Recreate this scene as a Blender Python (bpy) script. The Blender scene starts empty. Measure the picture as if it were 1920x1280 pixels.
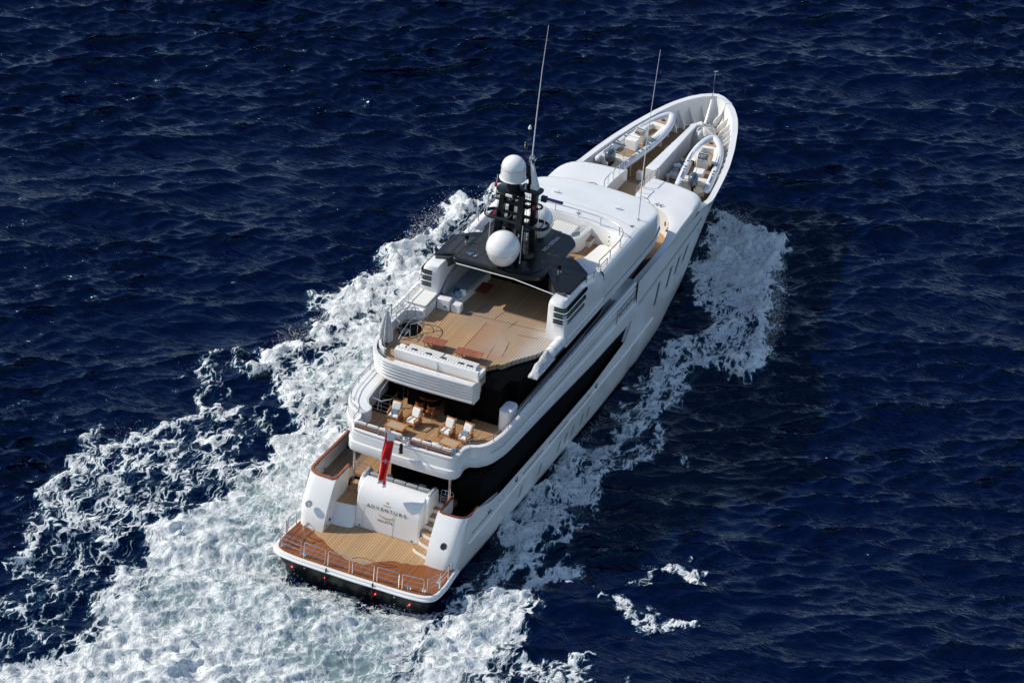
import bpy, math, random
import numpy as np
from mathutils import Vector, Matrix, noise as mnoise
random.seed(7)
R = math.radians
SC = bpy.context.scene
COL = SC.collection

# ---------------------------------------------------------------- camera
cam_d = bpy.data.cameras.new('camera'); cam = bpy.data.objects.new('camera', cam_d)
COL.objects.link(cam); SC.camera = cam
CX, CY, CZ = 67.02, -145.58, 114.10
YAW, PITCH, ROLL, FOC = -0.382246, 0.545456, 0.080641, 6705.2
fw = Vector((math.sin(YAW)*math.cos(PITCH), math.cos(YAW)*math.cos(PITCH), -math.sin(PITCH)))
rt = Vector((math.cos(YAW), -math.sin(YAW), 0)); up = rt.cross(fw)
r2 = math.cos(ROLL)*rt + math.sin(ROLL)*up; u2 = -math.sin(ROLL)*rt + math.cos(ROLL)*up
mw = Matrix((r2, u2, -fw)).transposed().to_4x4(); mw.translation = (CX, CY, CZ)
cam.matrix_world = mw
cam_d.sensor_width = 36; cam_d.lens = FOC/1920*36; cam_d.clip_start = 1; cam_d.clip_end = 6000

# ---------------------------------------------------------------- light
SUN_D = Vector((0.775, 0.150, -0.650)).normalized()       # direction the light travels
SUN_EL = math.asin(-SUN_D.z); SUN_AZ = math.atan2(-SUN_D.x, -SUN_D.y)
w = bpy.data.worlds.new('World'); SC.world = w; w.use_nodes = True
nt = w.node_tree
sky = nt.nodes.new('ShaderNodeTexSky'); sky.sky_type = 'NISHITA'; sky.sun_disc = False
sky.sun_elevation = SUN_EL; sky.sun_rotation = SUN_AZ; sky.altitude = 50; sky.air_density = 1.0; sky.dust_density = 0.4; sky.ozone_density = 1.2
bg = nt.nodes['Background']; bg.inputs[1].default_value = 0.135
nt.links.new(sky.outputs[0], bg.inputs[0])
sun_d = bpy.data.lights.new('sun', 'SUN'); sun_d.energy = 4.1; sun_d.angle = R(0.53); sun_d.color = (1.0, 0.93, 0.82)
sun = bpy.data.objects.new('sun', sun_d); COL.objects.link(sun)
sun.rotation_euler = SUN_D.to_track_quat('-Z', 'Y').to_euler()
SC.view_settings.view_transform = 'Standard'; SC.view_settings.look = 'None'
SC.view_settings.exposure = 0.04; SC.view_settings.gamma = 1.0
SC.cycles.max_bounces = 8; SC.cycles.sample_clamp_direct = 4.0; SC.cycles.sample_clamp_indirect = 3.0

# ---------------------------------------------------------------- materials
def mat(name, col, rough=0.5, metal=0.0, spec=None, coat=0.0, noise=0.0, nscale=3.0, bump=0.0, bscale=20.0, emit=None):
    m = bpy.data.materials.new(name); m.use_nodes = True; t = m.node_tree; p = t.nodes['Principled BSDF']
    p.inputs['Base Color'].default_value = (*col, 1); p.inputs['Roughness'].default_value = rough
    p.inputs['Metallic'].default_value = metal; p.inputs['Coat Weight'].default_value = coat
    if spec is not None: p.inputs['Specular IOR Level'].default_value = spec
    tc = t.nodes.new('ShaderNodeTexCoord')
    if noise:
        n = t.nodes.new('ShaderNodeTexNoise'); n.inputs['Scale'].default_value = nscale; n.inputs['Detail'].default_value = 5
        t.links.new(tc.outputs['Object'], n.inputs['Vector'])
        r = t.nodes.new('ShaderNodeValToRGB'); r.color_ramp.elements[0].position = .3; r.color_ramp.elements[1].position = .7
        r.color_ramp.elements[0].color = (*[c*(1-noise) for c in col], 1); r.color_ramp.elements[1].color = (*[min(1, c*(1+noise)) for c in col], 1)
        t.links.new(n.outputs[0], r.inputs[0]); t.links.new(r.outputs[0], p.inputs['Base Color'])
    if bump:
        n2 = t.nodes.new('ShaderNodeTexNoise'); n2.inputs['Scale'].default_value = bscale; n2.inputs['Detail'].default_value = 4
        t.links.new(tc.outputs['Object'], n2.inputs['Vector'])
        b = t.nodes.new('ShaderNodeBump'); b.inputs['Strength'].default_value = bump; b.inputs['Distance'].default_value = .03
        t.links.new(n2.outputs[0], b.inputs['Height']); t.links.new(b.outputs[0], p.inputs['Normal'])
    if emit:
        p.inputs['Emission Color'].default_value = (*emit[0], 1); p.inputs['Emission Strength'].default_value = emit[1]
    return m

def plank_mat(name, c1, c2, caulk, pitch=.075, rough=.6, wear=None, axis='X', wet=None, cw=.16, slope=0.0):
    """strip planking: strips run along the other axis, dark caulking between them"""
    m = bpy.data.materials.new(name); m.use_nodes = True; t = m.node_tree; p = t.nodes['Principled BSDF']
    N = t.nodes.new; L = t.links.new
    tc = N('ShaderNodeTexCoord'); sx = N('ShaderNodeSeparateXYZ'); L(tc.outputs['Object'], sx.inputs[0])
    def M(op, a, b=None, c=None):
        n = N('ShaderNodeMath'); n.operation = op
        for i, v in enumerate((a, b, c)):
            if v is None: continue
            if isinstance(v, (int, float)): n.inputs[i].default_value = v
            else: L(v, n.inputs[i])
        return n.outputs[0]
    q = M('DIVIDE', sx.outputs[axis], pitch); fl = M('FLOOR', q); fr = M('FRACT', q)
    line = M('LESS_THAN', fr, cw)
    wn = N('ShaderNodeTexWhiteNoise'); wn.noise_dimensions = '1D'; L(fl, wn.inputs['W'])
    ns = N('ShaderNodeTexNoise'); ns.inputs['Scale'].default_value = 1.3; ns.inputs['Detail'].default_value = 6
    L(tc.outputs['Object'], ns.inputs['Vector'])
    mix = N('ShaderNodeMix'); mix.data_type = 'RGBA'; mix.inputs['A'].default_value = (*c1, 1); mix.inputs['B'].default_value = (*c2, 1)
    f = M('ADD', M('MULTIPLY', wn.outputs[0], .6), M('MULTIPLY', ns.outputs[0], .45)); L(f, mix.inputs['Factor'])
    colr = mix.outputs['Result']
    if wear:   # worn greyish patch with its own outline: (x0,x1,y0,y1,colour)
        for (x0, wx, y0, wy, y2, wc, am) in wear:
            nn = N('ShaderNodeTexNoise'); nn.inputs['Scale'].default_value = .9; nn.inputs['Detail'].default_value = 5; L(tc.outputs['Object'], nn.inputs['Vector'])
            jit = M('MULTIPLY', M('SUBTRACT', nn.outputs[0], .5), 1.6)
            fx = M('MINIMUM', M('MAXIMUM', M('DIVIDE', M('ADD', M('SUBTRACT', sx.outputs['X'], x0), jit), wx), 0), 1)
            fy = M('MINIMUM', M('MAXIMUM', M('DIVIDE', M('ADD', M('SUBTRACT', sx.outputs['Y'], y0), jit), wy), 0), 1)
            fy2 = M('MINIMUM', M('MAXIMUM', M('DIVIDE', M('SUBTRACT', y2, sx.outputs['Y']), .6), 0), 1)
            ff = M('MULTIPLY', M('MULTIPLY', M('MULTIPLY', fx, fy), fy2), am)
            mx = N('ShaderNodeMix'); mx.data_type = 'RGBA'; L(ff, mx.inputs['Factor']); L(colr, mx.inputs['A']); mx.inputs['B'].default_value = (*wc, 1)
            colr = mx.outputs['Result']
    m2 = N('ShaderNodeMix'); m2.data_type = 'RGBA'; L(M('MULTIPLY', line, .75), m2.inputs['Factor']); L(colr, m2.inputs['A']); m2.inputs['B'].default_value = (*caulk, 1)
    colr = m2.outputs['Result']
    if wet:
        fc = N('ShaderNodeFloatCurve'); cv = fc.mapping.curves[0]
        pts = [((x+5)/10, y/6) for x, y in wet[0]]
        cv.points[0].location = pts[0]; cv.points[1].location = pts[-1]
        for q_ in pts[1:-1]: cv.points.new(*q_)
        fc.mapping.update()
        L(M('DIVIDE', M('ADD', sx.outputs['X'], 5), 10), fc.inputs['Value'])
        nn = N('ShaderNodeTexNoise'); nn.inputs['Scale'].default_value = 2.2; nn.inputs['Detail'].default_value = 6; L(tc.outputs['Object'], nn.inputs['Vector'])
        thr = M('ADD', M('MULTIPLY', fc.outputs[0], 6), M('MULTIPLY', M('SUBTRACT', nn.outputs[0], .5), .45))
        isw = M('LESS_THAN', sx.outputs['Y'], thr)
        m3 = N('ShaderNodeMix'); m3.data_type = 'RGBA'; L(isw, m3.inputs['Factor']); L(colr, m3.inputs['A'])
        m4 = N('ShaderNodeMix'); m4.data_type = 'RGBA'; L(f, m4.inputs['Factor']); m4.inputs['A'].default_value = (*wet[1], 1); m4.inputs['B'].default_value = (*wet[2], 1)
        m5 = N('ShaderNodeMix'); m5.data_type = 'RGBA'; L(M('MULTIPLY', line, .5), m5.inputs['Factor']); L(m4.outputs['Result'], m5.inputs['A']); m5.inputs['B'].default_value = (.03, .01, .005, 1)
        L(m5.outputs['Result'], m3.inputs['B']); colr = m3.outputs['Result']
        rr = M('ADD', M('MULTIPLY', isw, -.30), rough); L(rr, p.inputs['Roughness'])
    else: p.inputs['Roughness'].default_value = rough
    L(colr, p.inputs['Base Color'])
    return m

WH = mat('white_gelcoat', (.79, .79, .78), .20, coat=.4, noise=.05, nscale=.6)  # tone noise partly imitates rippling water light on the hull
WHM = mat('matte_white_paint', (.78, .77, .74), .45, noise=.03, nscale=2)
CR = mat('cream_grp', (.78, .73, .63), .4, noise=.03)
BK = mat('black_paint', (.007, .008, .010), .30, spec=.35)
BKM = mat('black_nonskid', (.024, .024, .026), .5, noise=.5, nscale=4, bump=.2, bscale=60)
GRY = mat('dark_grey_paint', (.05, .052, .058), .35)
GL = mat('black_glass', (.004, .005, .008), .05, spec=.6)
GLM = mat('dark_panel_and_shade', (.0015, .0015, .002), .5, spec=.06)  # tinted panels; the same black also stands in for deep shade
GRV = mat('dark_groove', (.02, .02, .025), .6)
SEAM = mat('grey_seam', (.25, .26, .27), .6)
SS = mat('stainless_steel', (.62, .63, .65), .18, metal=1.0)
DSS = mat('dull_steel', (.42, .41, .40), .35, metal=.7)
VAR = mat('varnished_wood', (.30, .085, .022), .18, coat=.6, noise=.3, nscale=8)
VARD = mat('varnished_mahogany', (.19, .045, .016), .25, coat=.4, noise=.3, nscale=8)
CHW = mat('teak_furniture', (.42, .17, .05), .4, noise=.25, nscale=12)
CUS = mat('light_cushion', (.72, .71, .68), .85, noise=.04, bump=.3, bscale=5)
CUW = mat('white_cushion', (.80, .78, .73), .85, bump=.3, bscale=6)
CUB = mat('blue_grey_cushion', (.17, .26, .34), .85, noise=.2, bump=.3, bscale=6)
CUN = mat('navy_cushion', (.02, .035, .08), .85)
CUG = mat('grey_cushion', (.30, .31, .33), .85, bump=.3, bscale=5)
RUB = mat('light_grey_rubber', (.62, .65, .70), .45, noise=.04, bump=.15, bscale=4)
RUBD = mat('dark_rubber', (.07, .08, .09), .5)
MOT = mat('outboard_grey_blue', (.075, .10, .135), .18, coat=.6, metal=.3)
TARP = mat('off_white_canvas', (.60, .59, .55), .8, noise=.08, nscale=5, bump=.5, bscale=7)
LIFE = mat('white_fabric_cover', (.74, .74, .74), .75, noise=.04, bump=.6, bscale=6)
UMB = mat('grey_white_canvas', (.50, .51, .52), .85, noise=.15, nscale=9, bump=.5, bscale=9)
RED = mat('red_flag_cloth', (.62, .008, .012), .75, noise=.15, nscale=6)
REDL = mat('red_lamp', (.3, .01, .01), .3, emit=((1, .05, .05), 4.0))
REDP = mat('red_plastic', (.45, .02, .03), .4)
BLU = mat('blue_paint', (.02, .06, .22), .3)
GOLD = mat('gold_letters', (.45, .26, .09), .4, metal=.3)
INK = mat('dark_letters', (.03, .035, .045), .45)
LET = mat('white_letters', (.75, .75, .75), .5)
TEAK = plank_mat('teak_deck', (.50, .305, .15), (.33, .195, .09), (.10, .06, .035), pitch=.15, cw=.2)
TEAKS = plank_mat('teak_sundeck', (.52, .33, .17), (.38, .235, .11), (.12, .07, .04), pitch=.15, cw=.2,
    wear=[(.9, 2.2, 12.6, 2.0, 18.8, (.40, .335, .265), .8), (-3.0, 2.0, 15.6, 1.5, 19.5, (.36, .27, .20), .75), (2.4, 1.0, 13.5, .8, 18.8, (.50, .46, .42), .85)])
TEAKP = plank_mat('teak_platform', (.52, .33, .17), (.38, .235, .11), (.12, .07, .04), pitch=.15, cw=.2,
    wet=([(-5, 4.2), (-3.73, 2.96), (-2.6, 2.3), (-1.58, 1.72), (-.53, 1.40), (.2, 1.5), (.8, 2.05), (1.44, 2.55), (2.4, 2.7), (3.17, 3.05), (5, 4.0)], (.34, .11, .022), (.19, .055, .011)))
TEAKW = plank_mat('worn_teak', (.30, .20, .115), (.22, .14, .08), (.06, .04, .025), pitch=.15, cw=.2)
STRP = plank_mat('striped_cushion', (.70, .69, .64), (.66, .65, .60), (.34, .35, .34), pitch=.16, cw=.22, rough=.85)

# ---------------------------------------------------------------- mesh builder
class MB:
    def __init__(s): s.v = []; s.f = []; s.m = []
    def _add(s, vs, fs, mi=0):
        o = len(s.v); s.v += [tuple(a) for a in vs]; s.f += [tuple(i+o for i in f) for f in fs]; s.m += [mi]*len(fs); return s
    def box(s, x0, x1, y0, y1, z0, z1, mi=0):
        return s._add([(x0,y0,z0),(x1,y0,z0),(x1,y1,z0),(x0,y1,z0),(x0,y0,z1),(x1,y0,z1),(x1,y1,z1),(x0,y1,z1)],
            [(3,2,1,0),(4,5,6,7),(0,1,5,4),(1,2,6,5),(2,3,7,6),(3,0,4,7)], mi)
    def obox(s, c, u, v, w_, mi=0):      # oriented box: centre, half vectors
        c, u, v, w_ = map(Vector, (c, u, v, w_)); P = []
        for k in (-1, 1):
            for (a, b) in ((-1,-1),(1,-1),(1,1),(-1,1)): P.append(c+u*a+v*b+w_*k)
        return s._add(P, [(3,2,1,0),(4,5,6,7),(0,1,5,4),(1,2,6,5),(2,3,7,6),(3,0,4,7)], mi)
    def prism(s, poly, z0, z1, mi=0):
        n = len(poly); z0f = z0 if callable(z0) else (lambda x, y: z0); z1f = z1 if callable(z1) else (lambda x, y: z1)
        vs = [(x, y, z0f(x, y)) for x, y in poly] + [(x, y, z1f(x, y)) for x, y in poly]
        fs = [tuple(range(n-1, -1, -1)), tuple(range(n, 2*n))] + [(i, (i+1) % n, n+(i+1) % n, n+i) for i in range(n)]
        return s._add(vs, fs, mi)
    def prismx(s, poly, x0, x1, mi=0):   # poly in (y,z)
        n = len(poly); vs = [(x0, y, z) for y, z in poly] + [(x1, y, z) for y, z in poly]
        fs = [tuple(range(n-1, -1, -1)), tuple(range(n, 2*n))] + [(i, (i+1) % n, n+(i+1) % n, n+i) for i in range(n)]
        return s._add(vs, fs, mi)
    def grid(s, rows, closed=False, cap0=False, cap1=False, mi=0, mis=None):
        n = len(rows[0]); o = len(s.v)
        for r in rows: s.v += [tuple(p) for p in r]
        for j in range(len(rows)-1):
            for i in range(n if closed else n-1):
                k = (i+1) % n
                s.f.append((o+j*n+i, o+j*n+k, o+(j+1)*n+k, o+(j+1)*n+i)); s.m.append(mi if mis is None else mis[j])
        if cap0: s.f.append(tuple(o+i for i in range(n-1, -1, -1))); s.m.append(mi)
        if cap1: s.f.append(tuple(o+(len(rows)-1)*n+i for i in range(n))); s.m.append(mi)
        return s
    def tube(s, pts, r, n=7, closed=False, caps=True, mi=0):
        P = [Vector(p) for p in pts]; N = len(P); rows = []
        rr = r if isinstance(r, (list, tuple)) else [r]*N
        ref = None
        for i in range(N):
            a = P[(i-1) % N] if (closed or i > 0) else P[i]; b = P[(i+1) % N] if (closed or i < N-1) else P[i]
            d = (b-a).normalized() if (b-a).length > 1e-6 else Vector((0, 0, 1))
            if ref is None: ref = Vector((0, 0, 1)) if abs(d.z) < .9 else Vector((1, 0, 0))
            u = d.cross(ref)
            if u.length < 1e-4: u = d.cross(Vector((1, .3, 0)))
            u.normalize(); v = u.cross(d).normalized(); ref = v
            rows.append([P[i]+rr[i]*(math.cos(2*math.pi*k/n)*u+math.sin(2*math.pi*k/n)*v) for k in range(n)])
        if closed: rows.append(rows[0])
        return s.grid([[tuple(p) for p in r_] for r_ in rows], True, caps and not closed, caps and not closed, mi)
    def lathe(s, prof, c, n=24, mi=0, axis=None):
        rows = []
        ax = Vector(axis).normalized() if axis else Vector((0, 0, 1))
        q = Vector((0, 0, 1)).rotation_difference(ax)
        for r, z in prof:
            rows.append([tuple(Vector(c)+q @ Vector((r*math.cos(2*math.pi*k/n), r*math.sin(2*math.pi*k/n), z))) for k in range(n)])
        return s.grid(rows, True, True, True, mi)
    def build(s, name, m, parent=None, smooth=38, bevel=0, seg=2, sub=0):
        me = bpy.data.meshes.new(name); me.from_pydata(s.v, [], s.f); 
        for mm in (m if isinstance(m, (list, tuple)) else [m]): me.materials.append(mm)
        for p, k in zip(me.polygons, s.m): p.material_index = k
        me.validate(); me.update()
        import bmesh
        bm = bmesh.new(); bm.from_mesh(me); bmesh.ops.recalc_face_normals(bm, faces=bm.faces[:]); bm.to_mesh(me); bm.free()
        if smooth:
            me.polygons.foreach_set('use_smooth', [True]*len(me.polygons)); me.set_sharp_from_angle(angle=R(smooth))
        o = bpy.data.objects.new(name, me); COL.objects.link(o)
        if parent: o.parent = parent
        if bevel:
            b = o.modifiers.new('bevel', 'BEVEL'); b.width = bevel; b.segments = seg; b.limit_method = 'ANGLE'; b.angle_limit = R(35); b.harden_normals = False
        if sub:
            b = o.modifiers.new('sub', 'SUBSURF'); b.levels = sub; b.render_levels = sub
        return o
def thing(name, label, cat, loc=(0,0,0), rz=0, group=None):
    o = bpy.data.objects.new(name, None); COL.objects.link(o); o.location = loc; o.rotation_euler = (0, 0, rz)
    o.empty_display_size = .3
    o['label'] = label; o['category'] = cat
    if group: o['group'] = group
    return o
def tag(o, label, cat, group=None):
    o['label'] = label; o['category'] = cat
    if group: o['group'] = group
    return o
def lerp(a, b, t): return a+(b-a)*t
def tab(T, x):
    return float(np.interp(x, [a for a, b in T], [b for a, b in T]))
def smooth_tab(T, n=6):   # Catmull-Rom resample of 2-D points
    P = [Vector(p) for p in T]; out = []
    for i in range(len(P)-1):
        p0 = P[max(i-1, 0)]; p1 = P[i]; p2 = P[i+1]; p3 = P[min(i+2, len(P)-1)]
        for k in range(n):
            t = k/n
            out.append(tuple(.5*((2*p1)+(p2-p0)*t+(2*p0-5*p1+4*p2-p3)*t*t+(3*p1-p0-3*p2+p3)*t**3)))
    out.append(tuple(P[-1])); return out
def rpoly(poly, r, n=6):  # round corners of 2-D polygon; r scalar or list
    out = []; N = len(poly)
    for i, p in enumerate(poly):
        rr = r[i] if isinstance(r, (list, tuple)) else r
        p = Vector(p); a = Vector(poly[i-1]); b = Vector(poly[(i+1) % N])
        if rr <= 0: out.append(tuple(p)); continue
        da = (a-p); db = (b-p); la = min(rr, da.length*.49); lb = min(rr, db.length*.49)
        A = p+da.normalized()*la; B = p+db.normalized()*lb
        for k in range(n+1):
            t = k/n; out.append(tuple(A*(1-t)**2+p*2*t*(1-t)+B*t*t))
    return out
def offset_open(P, d):    # offset an open 2-D polyline to its left by d
    out = []
    for i in range(len(P)):
        a = Vector(P[max(i-1, 0)]); b = Vector(P[min(i+1, len(P)-1)]); t = (b-a).normalized()
        out.append((P[i][0]-t.y*d, P[i][1]+t.x*d))
    return out
def rail(mb, path, h, r=.022, mids=(), gap=1.2, post_r=None, base=0.0):
    """handrail: path of (x,y,z) at the foot; posts every gap"""
    P = [Vector(p) for p in path]
    mb.tube([p+Vector((0,0,h)) for p in P], r)
    for mh in mids: mb.tube([p+Vector((0,0,mh)) for p in P], r*.65, n=5)
    L = 0; nxt = 0
    tot = sum((P[i+1]-P[i]).length for i in range(len(P)-1)); k = max(1, round(tot/gap)); g = tot/k; done = 0
    for i in range(len(P)-1):
        sl = (P[i+1]-P[i]).length
        while done*g <= L+sl+1e-6 and done <= k:
            q = P[i].lerp(P[i+1], min(1, max(0, (done*g-L)/sl))); mb.tube([q+Vector((0,0,base)), q+Vector((0,0,h))], post_r or r*.8, n=6); done += 1
        L += sl
def text_obj(name, txt, size, m, parent, mtx, extrude=.004, spacing=1.0):
    cu = bpy.data.curves.new(name, 'FONT'); cu.body = txt; cu.size = size; cu.extrude = extrude; cu.align_x = 'CENTER'; cu.align_y = 'CENTER'; cu.space_character = spacing
    to = bpy.data.objects.new(name, cu); COL.objects.link(to)
    dg = bpy.context.evaluated_depsgraph_get(); me = bpy.data.meshes.new_from_object(to.evaluated_get(dg))
    bpy.data.objects.remove(to); me.name = name
    me.transform(mtx); me.materials.clear(); me.materials.append(m)
    o = bpy.data.objects.new(name, me); COL.objects.link(o); o.parent = parent
    return o
def basis(x, y, loc):
    x = Vector(x).normalized(); y = Vector(y); y = (y-x*y.dot(x)).normalized(); z = x.cross(y)
    m = Matrix((x, y, z)).transposed().to_4x4(); m.translation = loc; return m
# ================================================================ YACHT
yacht = thing('motor_yacht', 'large white motor yacht with teak decks and black mast under way on dark sea', 'yacht')
def part(n, mb, m, parent=None, **k): return mb.build(n, m, parent or yacht, **k)

B0 = [(.3,4.0),(1.2,4.45),(4,4.5),(10,4.6),(24,4.6),(28,4.5),(34,4.05),(39,3.2),(43,2.3),(47,1.25),(50,.45),(51.4,0)]
B2 = [(.3,4.6),(1.2,4.85),(4,4.9),(28,4.9),(34,4.72),(39,4.15),(43,3.3),(47,2.2),(50,1.2),(52.2,.35),(52.9,0)]
B6 = [(.3,4.8),(4,4.9),(28,4.86),(34,4.86),(38,4.86),(41,4.74),(43.5,4.42),(45.6,4.08),(47.8,3.56),(50,2.9),(51.4,2.38),(52.6,1.72),(53.4,1.05),(53.85,.45),(54.0,0)]
def ytip(z): return tab([(-1.2,49.5),(0,51.4),(2.4,52.9),(6.5,54.0)], z)
def sheer(y):
    return tab([(.5,1.10),(3.65,1.12),(3.75,1.5),(3.95,2.1),(4.25,2.9),(4.55,3.5),(4.85,3.80),(5.15,3.88),(6.2,3.75),(7.6,3.3),(9,3.1),(14,3.0),(22,3.0),(27.06,3.5),(28.44,5.14),(28.5,6.85),(33,6.95),(39,6.85),(40.2,6.55),(41.2,6.3),(46,6.4),(54,6.75)], y)
def hw(y, z):
    # y is a station of the 6.5 m level; shrink towards the bow for the raked stem
    s = y/54.0
    a = tab(B0, s*51.4 if y > 30 else y); b = tab(B2, (s*52.9) if y > 30 else y); c = tab(B6, y)
    if z <= 0: return max(0, a*(1+.12*z))
    if z <= 2.4: return lerp(a, b, (z/2.4)**.6)
    return lerp(b, c, min(1, (z-2.4)/4.1))
def yy(y, z):
    if y < 30: return y
    return 30+(y-30)*(ytip(z)-30)/24.0
ST = list(np.arange(.9, 3.6, .45))+[3.65,3.75,3.95,4.1,4.25,4.4,4.55,4.7,4.85,5.15,5.5,6.2,7,7.6,8.3,9]+list(np.arange(10,27,1.0))+[27.06,27.5,28,28.44,28.5]+list(np.arange(29.5,50,.75))+[50,50.6,51.2,51.8,52.3,52.8,53.2,53.5,53.75,53.9,53.97,54.0]
FR = [-.9, 0.0, .22]
def hull_row(y, sd):
    t = sheer(y); zs = FR+[lerp(.22, t, q) for q in (.14,.28,.42,.56,.7,.85,1.0)]
    return [(sd*hw(y, z), yy(y, z), z) for z in zs]
mb = MB()
for sd in (-1, 1):
    rows = [hull_row(y, sd) for y in ST]
    rr = [[r[i] for r in rows] for i in range(len(rows[0]))]
    mb.grid(rr, mis=[1, 1]+[0]*7)
hull = part('hull', mb, [WH, BK], smooth=50)

# rub strips, chine and slots along the topsides
def side_strip(y0, y1, z0, z1, r, sd=1, out=.0, n=24, m=None):
    b = MB(); pts = []
    for i in range(n+1):
        y = lerp(y0, y1, i/n); z = lerp(z0, z1, i/n); pts.append((sd*(hw(y, z)+out), yy(y, z), z))
    b.tube(pts, r, n=6); return b
mb = MB()
for sd in (-1, 1):
    q = side_strip(5.0, 31.9, 2.0, 2.62, .07, sd, -.01); mb._add(q.v, q.f)
part('spray_rail', mb, WH, hull)
for sd in (-1, 1):
    for dz in (0, .16):
        part('rub_strip', side_strip(28.75, 39.3, 5.1+dz, 5.95+dz, .028, sd, .0), SEAM, hull)
    for (a, b_) in ((5.3, 8.0), (12.2, 15.0), (15.9, 18.6), (19.5, 22.1), (26.4, 28.6)):
        part('side_slot', side_strip(a, b_, 2.52, 2.52, .045, sd, .0, 8), SEAM, hull)
for y, r in ((11.3, .13), (7.6, .13), (22.8, .13), (8.9, .06), (9.44, .06), (14.2, .07), (21.6, .06)):
    c = Vector((hw(y, 2.6)+.005, y, 2.66))
    part('porthole', MB().lathe([(r*1.25, -.02), (r*1.25, .015), (r, .02), (r, -.01)], c, 16, axis=(1, 0, .1)), GRV if r > .1 else SS, hull)
for y in (12.2, 14.94, 17.7, 18.7, 19.65, 21.0, 21.95):   # lower-deck windows, flush and pale
    mb = MB(); q = []
    for (dy, z) in ((-.14, .85), (.18, .85), (.36, 1.55), (.04, 1.55)): q.append((hw(y+dy, z)+.012, y+dy, z))
    mb._add(q, [(0, 1, 2, 3)]); part('hull_window', mb, mat('pale_hull_window', (.34, .36, .38), .2) if y == 12.2 else bpy.data.materials['pale_hull_window'], hull)
for (y, z0, z1) in ((31.9, 3.5, 4.9), (33.9, 3.75, 5.0), (35.4, 3.95, 5.0), (36.9, 4.1, 5.05)):
    for sd in (1, -1):
        mb = MB(); q = []
        for (dy, z) in ((-.2, z0), (.24, z0), (.72, z1), (.28, z1)): q.append((sd*(hw(y+dy, z)+.012), yy(y+dy, z), z))
        mb._add(q, [(0, 1, 2, 3)]); f = part('hull_window', mb, SEAM, hull)
        mb = MB(); q = []
        for (dy, z) in ((-.09, z0+.05), (.02, z0+.05), (.38, z1-.05), (.27, z1-.05)): q.append((sd*(hw(y+dy, z)+.02), yy(y+dy, z), z))
        mb._add(q, [(0, 1, 2, 3)]); part('pane', mb, GL, hull)

# ---------------- stern platform
PL = rpoly([(-4.88,3.8),(-5.02,1.9),(-4.95,.42),(-3.6,.16),(0,.10),(3.6,.16),(4.95,.42),(5.02,1.9),(4.88,3.8)], [0,0,1.15,.8,0,.8,1.15,0,0], 8)
platform = part('swim_platform', MB().prism(PL, .80, 1.115), WH, bevel=.05, seg=3)
part('rub_rail', MB().tube([(x, y, .90) for x, y in offset_open(PL, -.02)][::-1], .07, n=8), WH, platform)
PT = rpoly([(-4.72,3.9),(-4.86,1.9),(-4.78,.58),(-3.6,.33),(0,.27),(3.6,.33),(4.78,.58),(4.86,1.9),(4.72,3.9),(3.3,3.9),(3.3,5.2),(-3.3,5.2),(-3.3,3.9)], [0,0,1.0,.8,0,.8,1.0,0,0,0,0,0,0], 8)
part('teak_deck', MB().prism(PT, 1.10, 1.150), TEAKP, platform, smooth=0)
PLI = [(x*.975, y+.12) for x, y in PL]
mb = MB()
rows = [[(x*.93, y+.35+(-z)*.10, z) for x, y in PLI] for z in (-.9, -.2)]+[[(x*.97, y+.1, .3) for x, y in PLI], [(x, y, .82) for x, y in PLI]]
mb.grid(rows); part('black_transom', mb, BK, platform)
for x, y in ((-3.6,.30),(-1.54,.26),(1.54,.26),(3.6,.30)):
    part('red_lamp', MB().lathe([(.042,-.02),(.042,.03),(.025,.045)], (x, y+.02, .36), 12, axis=(0,-1,0)), REDL, platform)
for x in (-1.42, 1.42, -2.75, 2.75):
    part('transom_bolt', MB().lathe([(.045,-.02),(.045,.03)], (x, .16, .66), 10, axis=(0,-1,.1)), SS, platform)
for x in (-1.42, 1.42):
    part('transom_seam', MB().box(x-.02, x+.02, .035, .2, .12, 1.12), GRV, platform)
# removable rail panels round the platform
def panel(mb, a, b, z=1.15, h=.95):
    a = Vector((*a, z)); b = Vector((*b, z)); d = (b-a).normalized(); r = .10; U = Vector((0,0,1))
    pts = [a, a+U*(h-r)]+[a+U*(h-r)+U*r*math.sin(t)+d*r*(1-math.cos(t)) for t in (R(30),R(60),R(90))]
    pts += [b+U*h-d*r]+[b+U*(h-r)+U*r*math.cos(t)+d*(r*math.sin(t)-r) for t in (R(30),R(60),R(90))]+[b]
    mb.tube(pts, .026, n=6)
    for f in (.33, .66): mb.tube([a+U*h*f, b+U*h*f], .015, n=5)
RX = [(-4.72,2.9),(-4.80,1.55),(-4.45,.72),(-4.05,.55),(-2.65,.42),(-2.45,.41),(-1.05,.39),(-.85,.39),(.55,.38),(.75,.38),(2.15,.39),(2.35,.40),(3.75,.46),(3.95,.5),(4.62,.95),(4.78,1.25),(4.80,2.05),(4.80,2.2),(4.78,3.1)]
for a, b_ in (((-4.74,3.0),(-4.82,2.1)),((-4.83,1.95),(-4.70,.98)),((-4.45,.66),(-3.15,.46)),((-2.95,.44),(-1.65,.41)),((-1.45,.40),(-.15,.39)),((.05,.39),(1.35,.40)),((1.55,.40),(2.85,.43)),((3.05,.44),(4.25,.60)),((4.42,.70),(4.78,1.35)),((4.82,1.5),(4.82,2.6))):
    mb = MB(); panel(mb, a, b_); part('rail_panel', mb, SS, platform)
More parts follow.
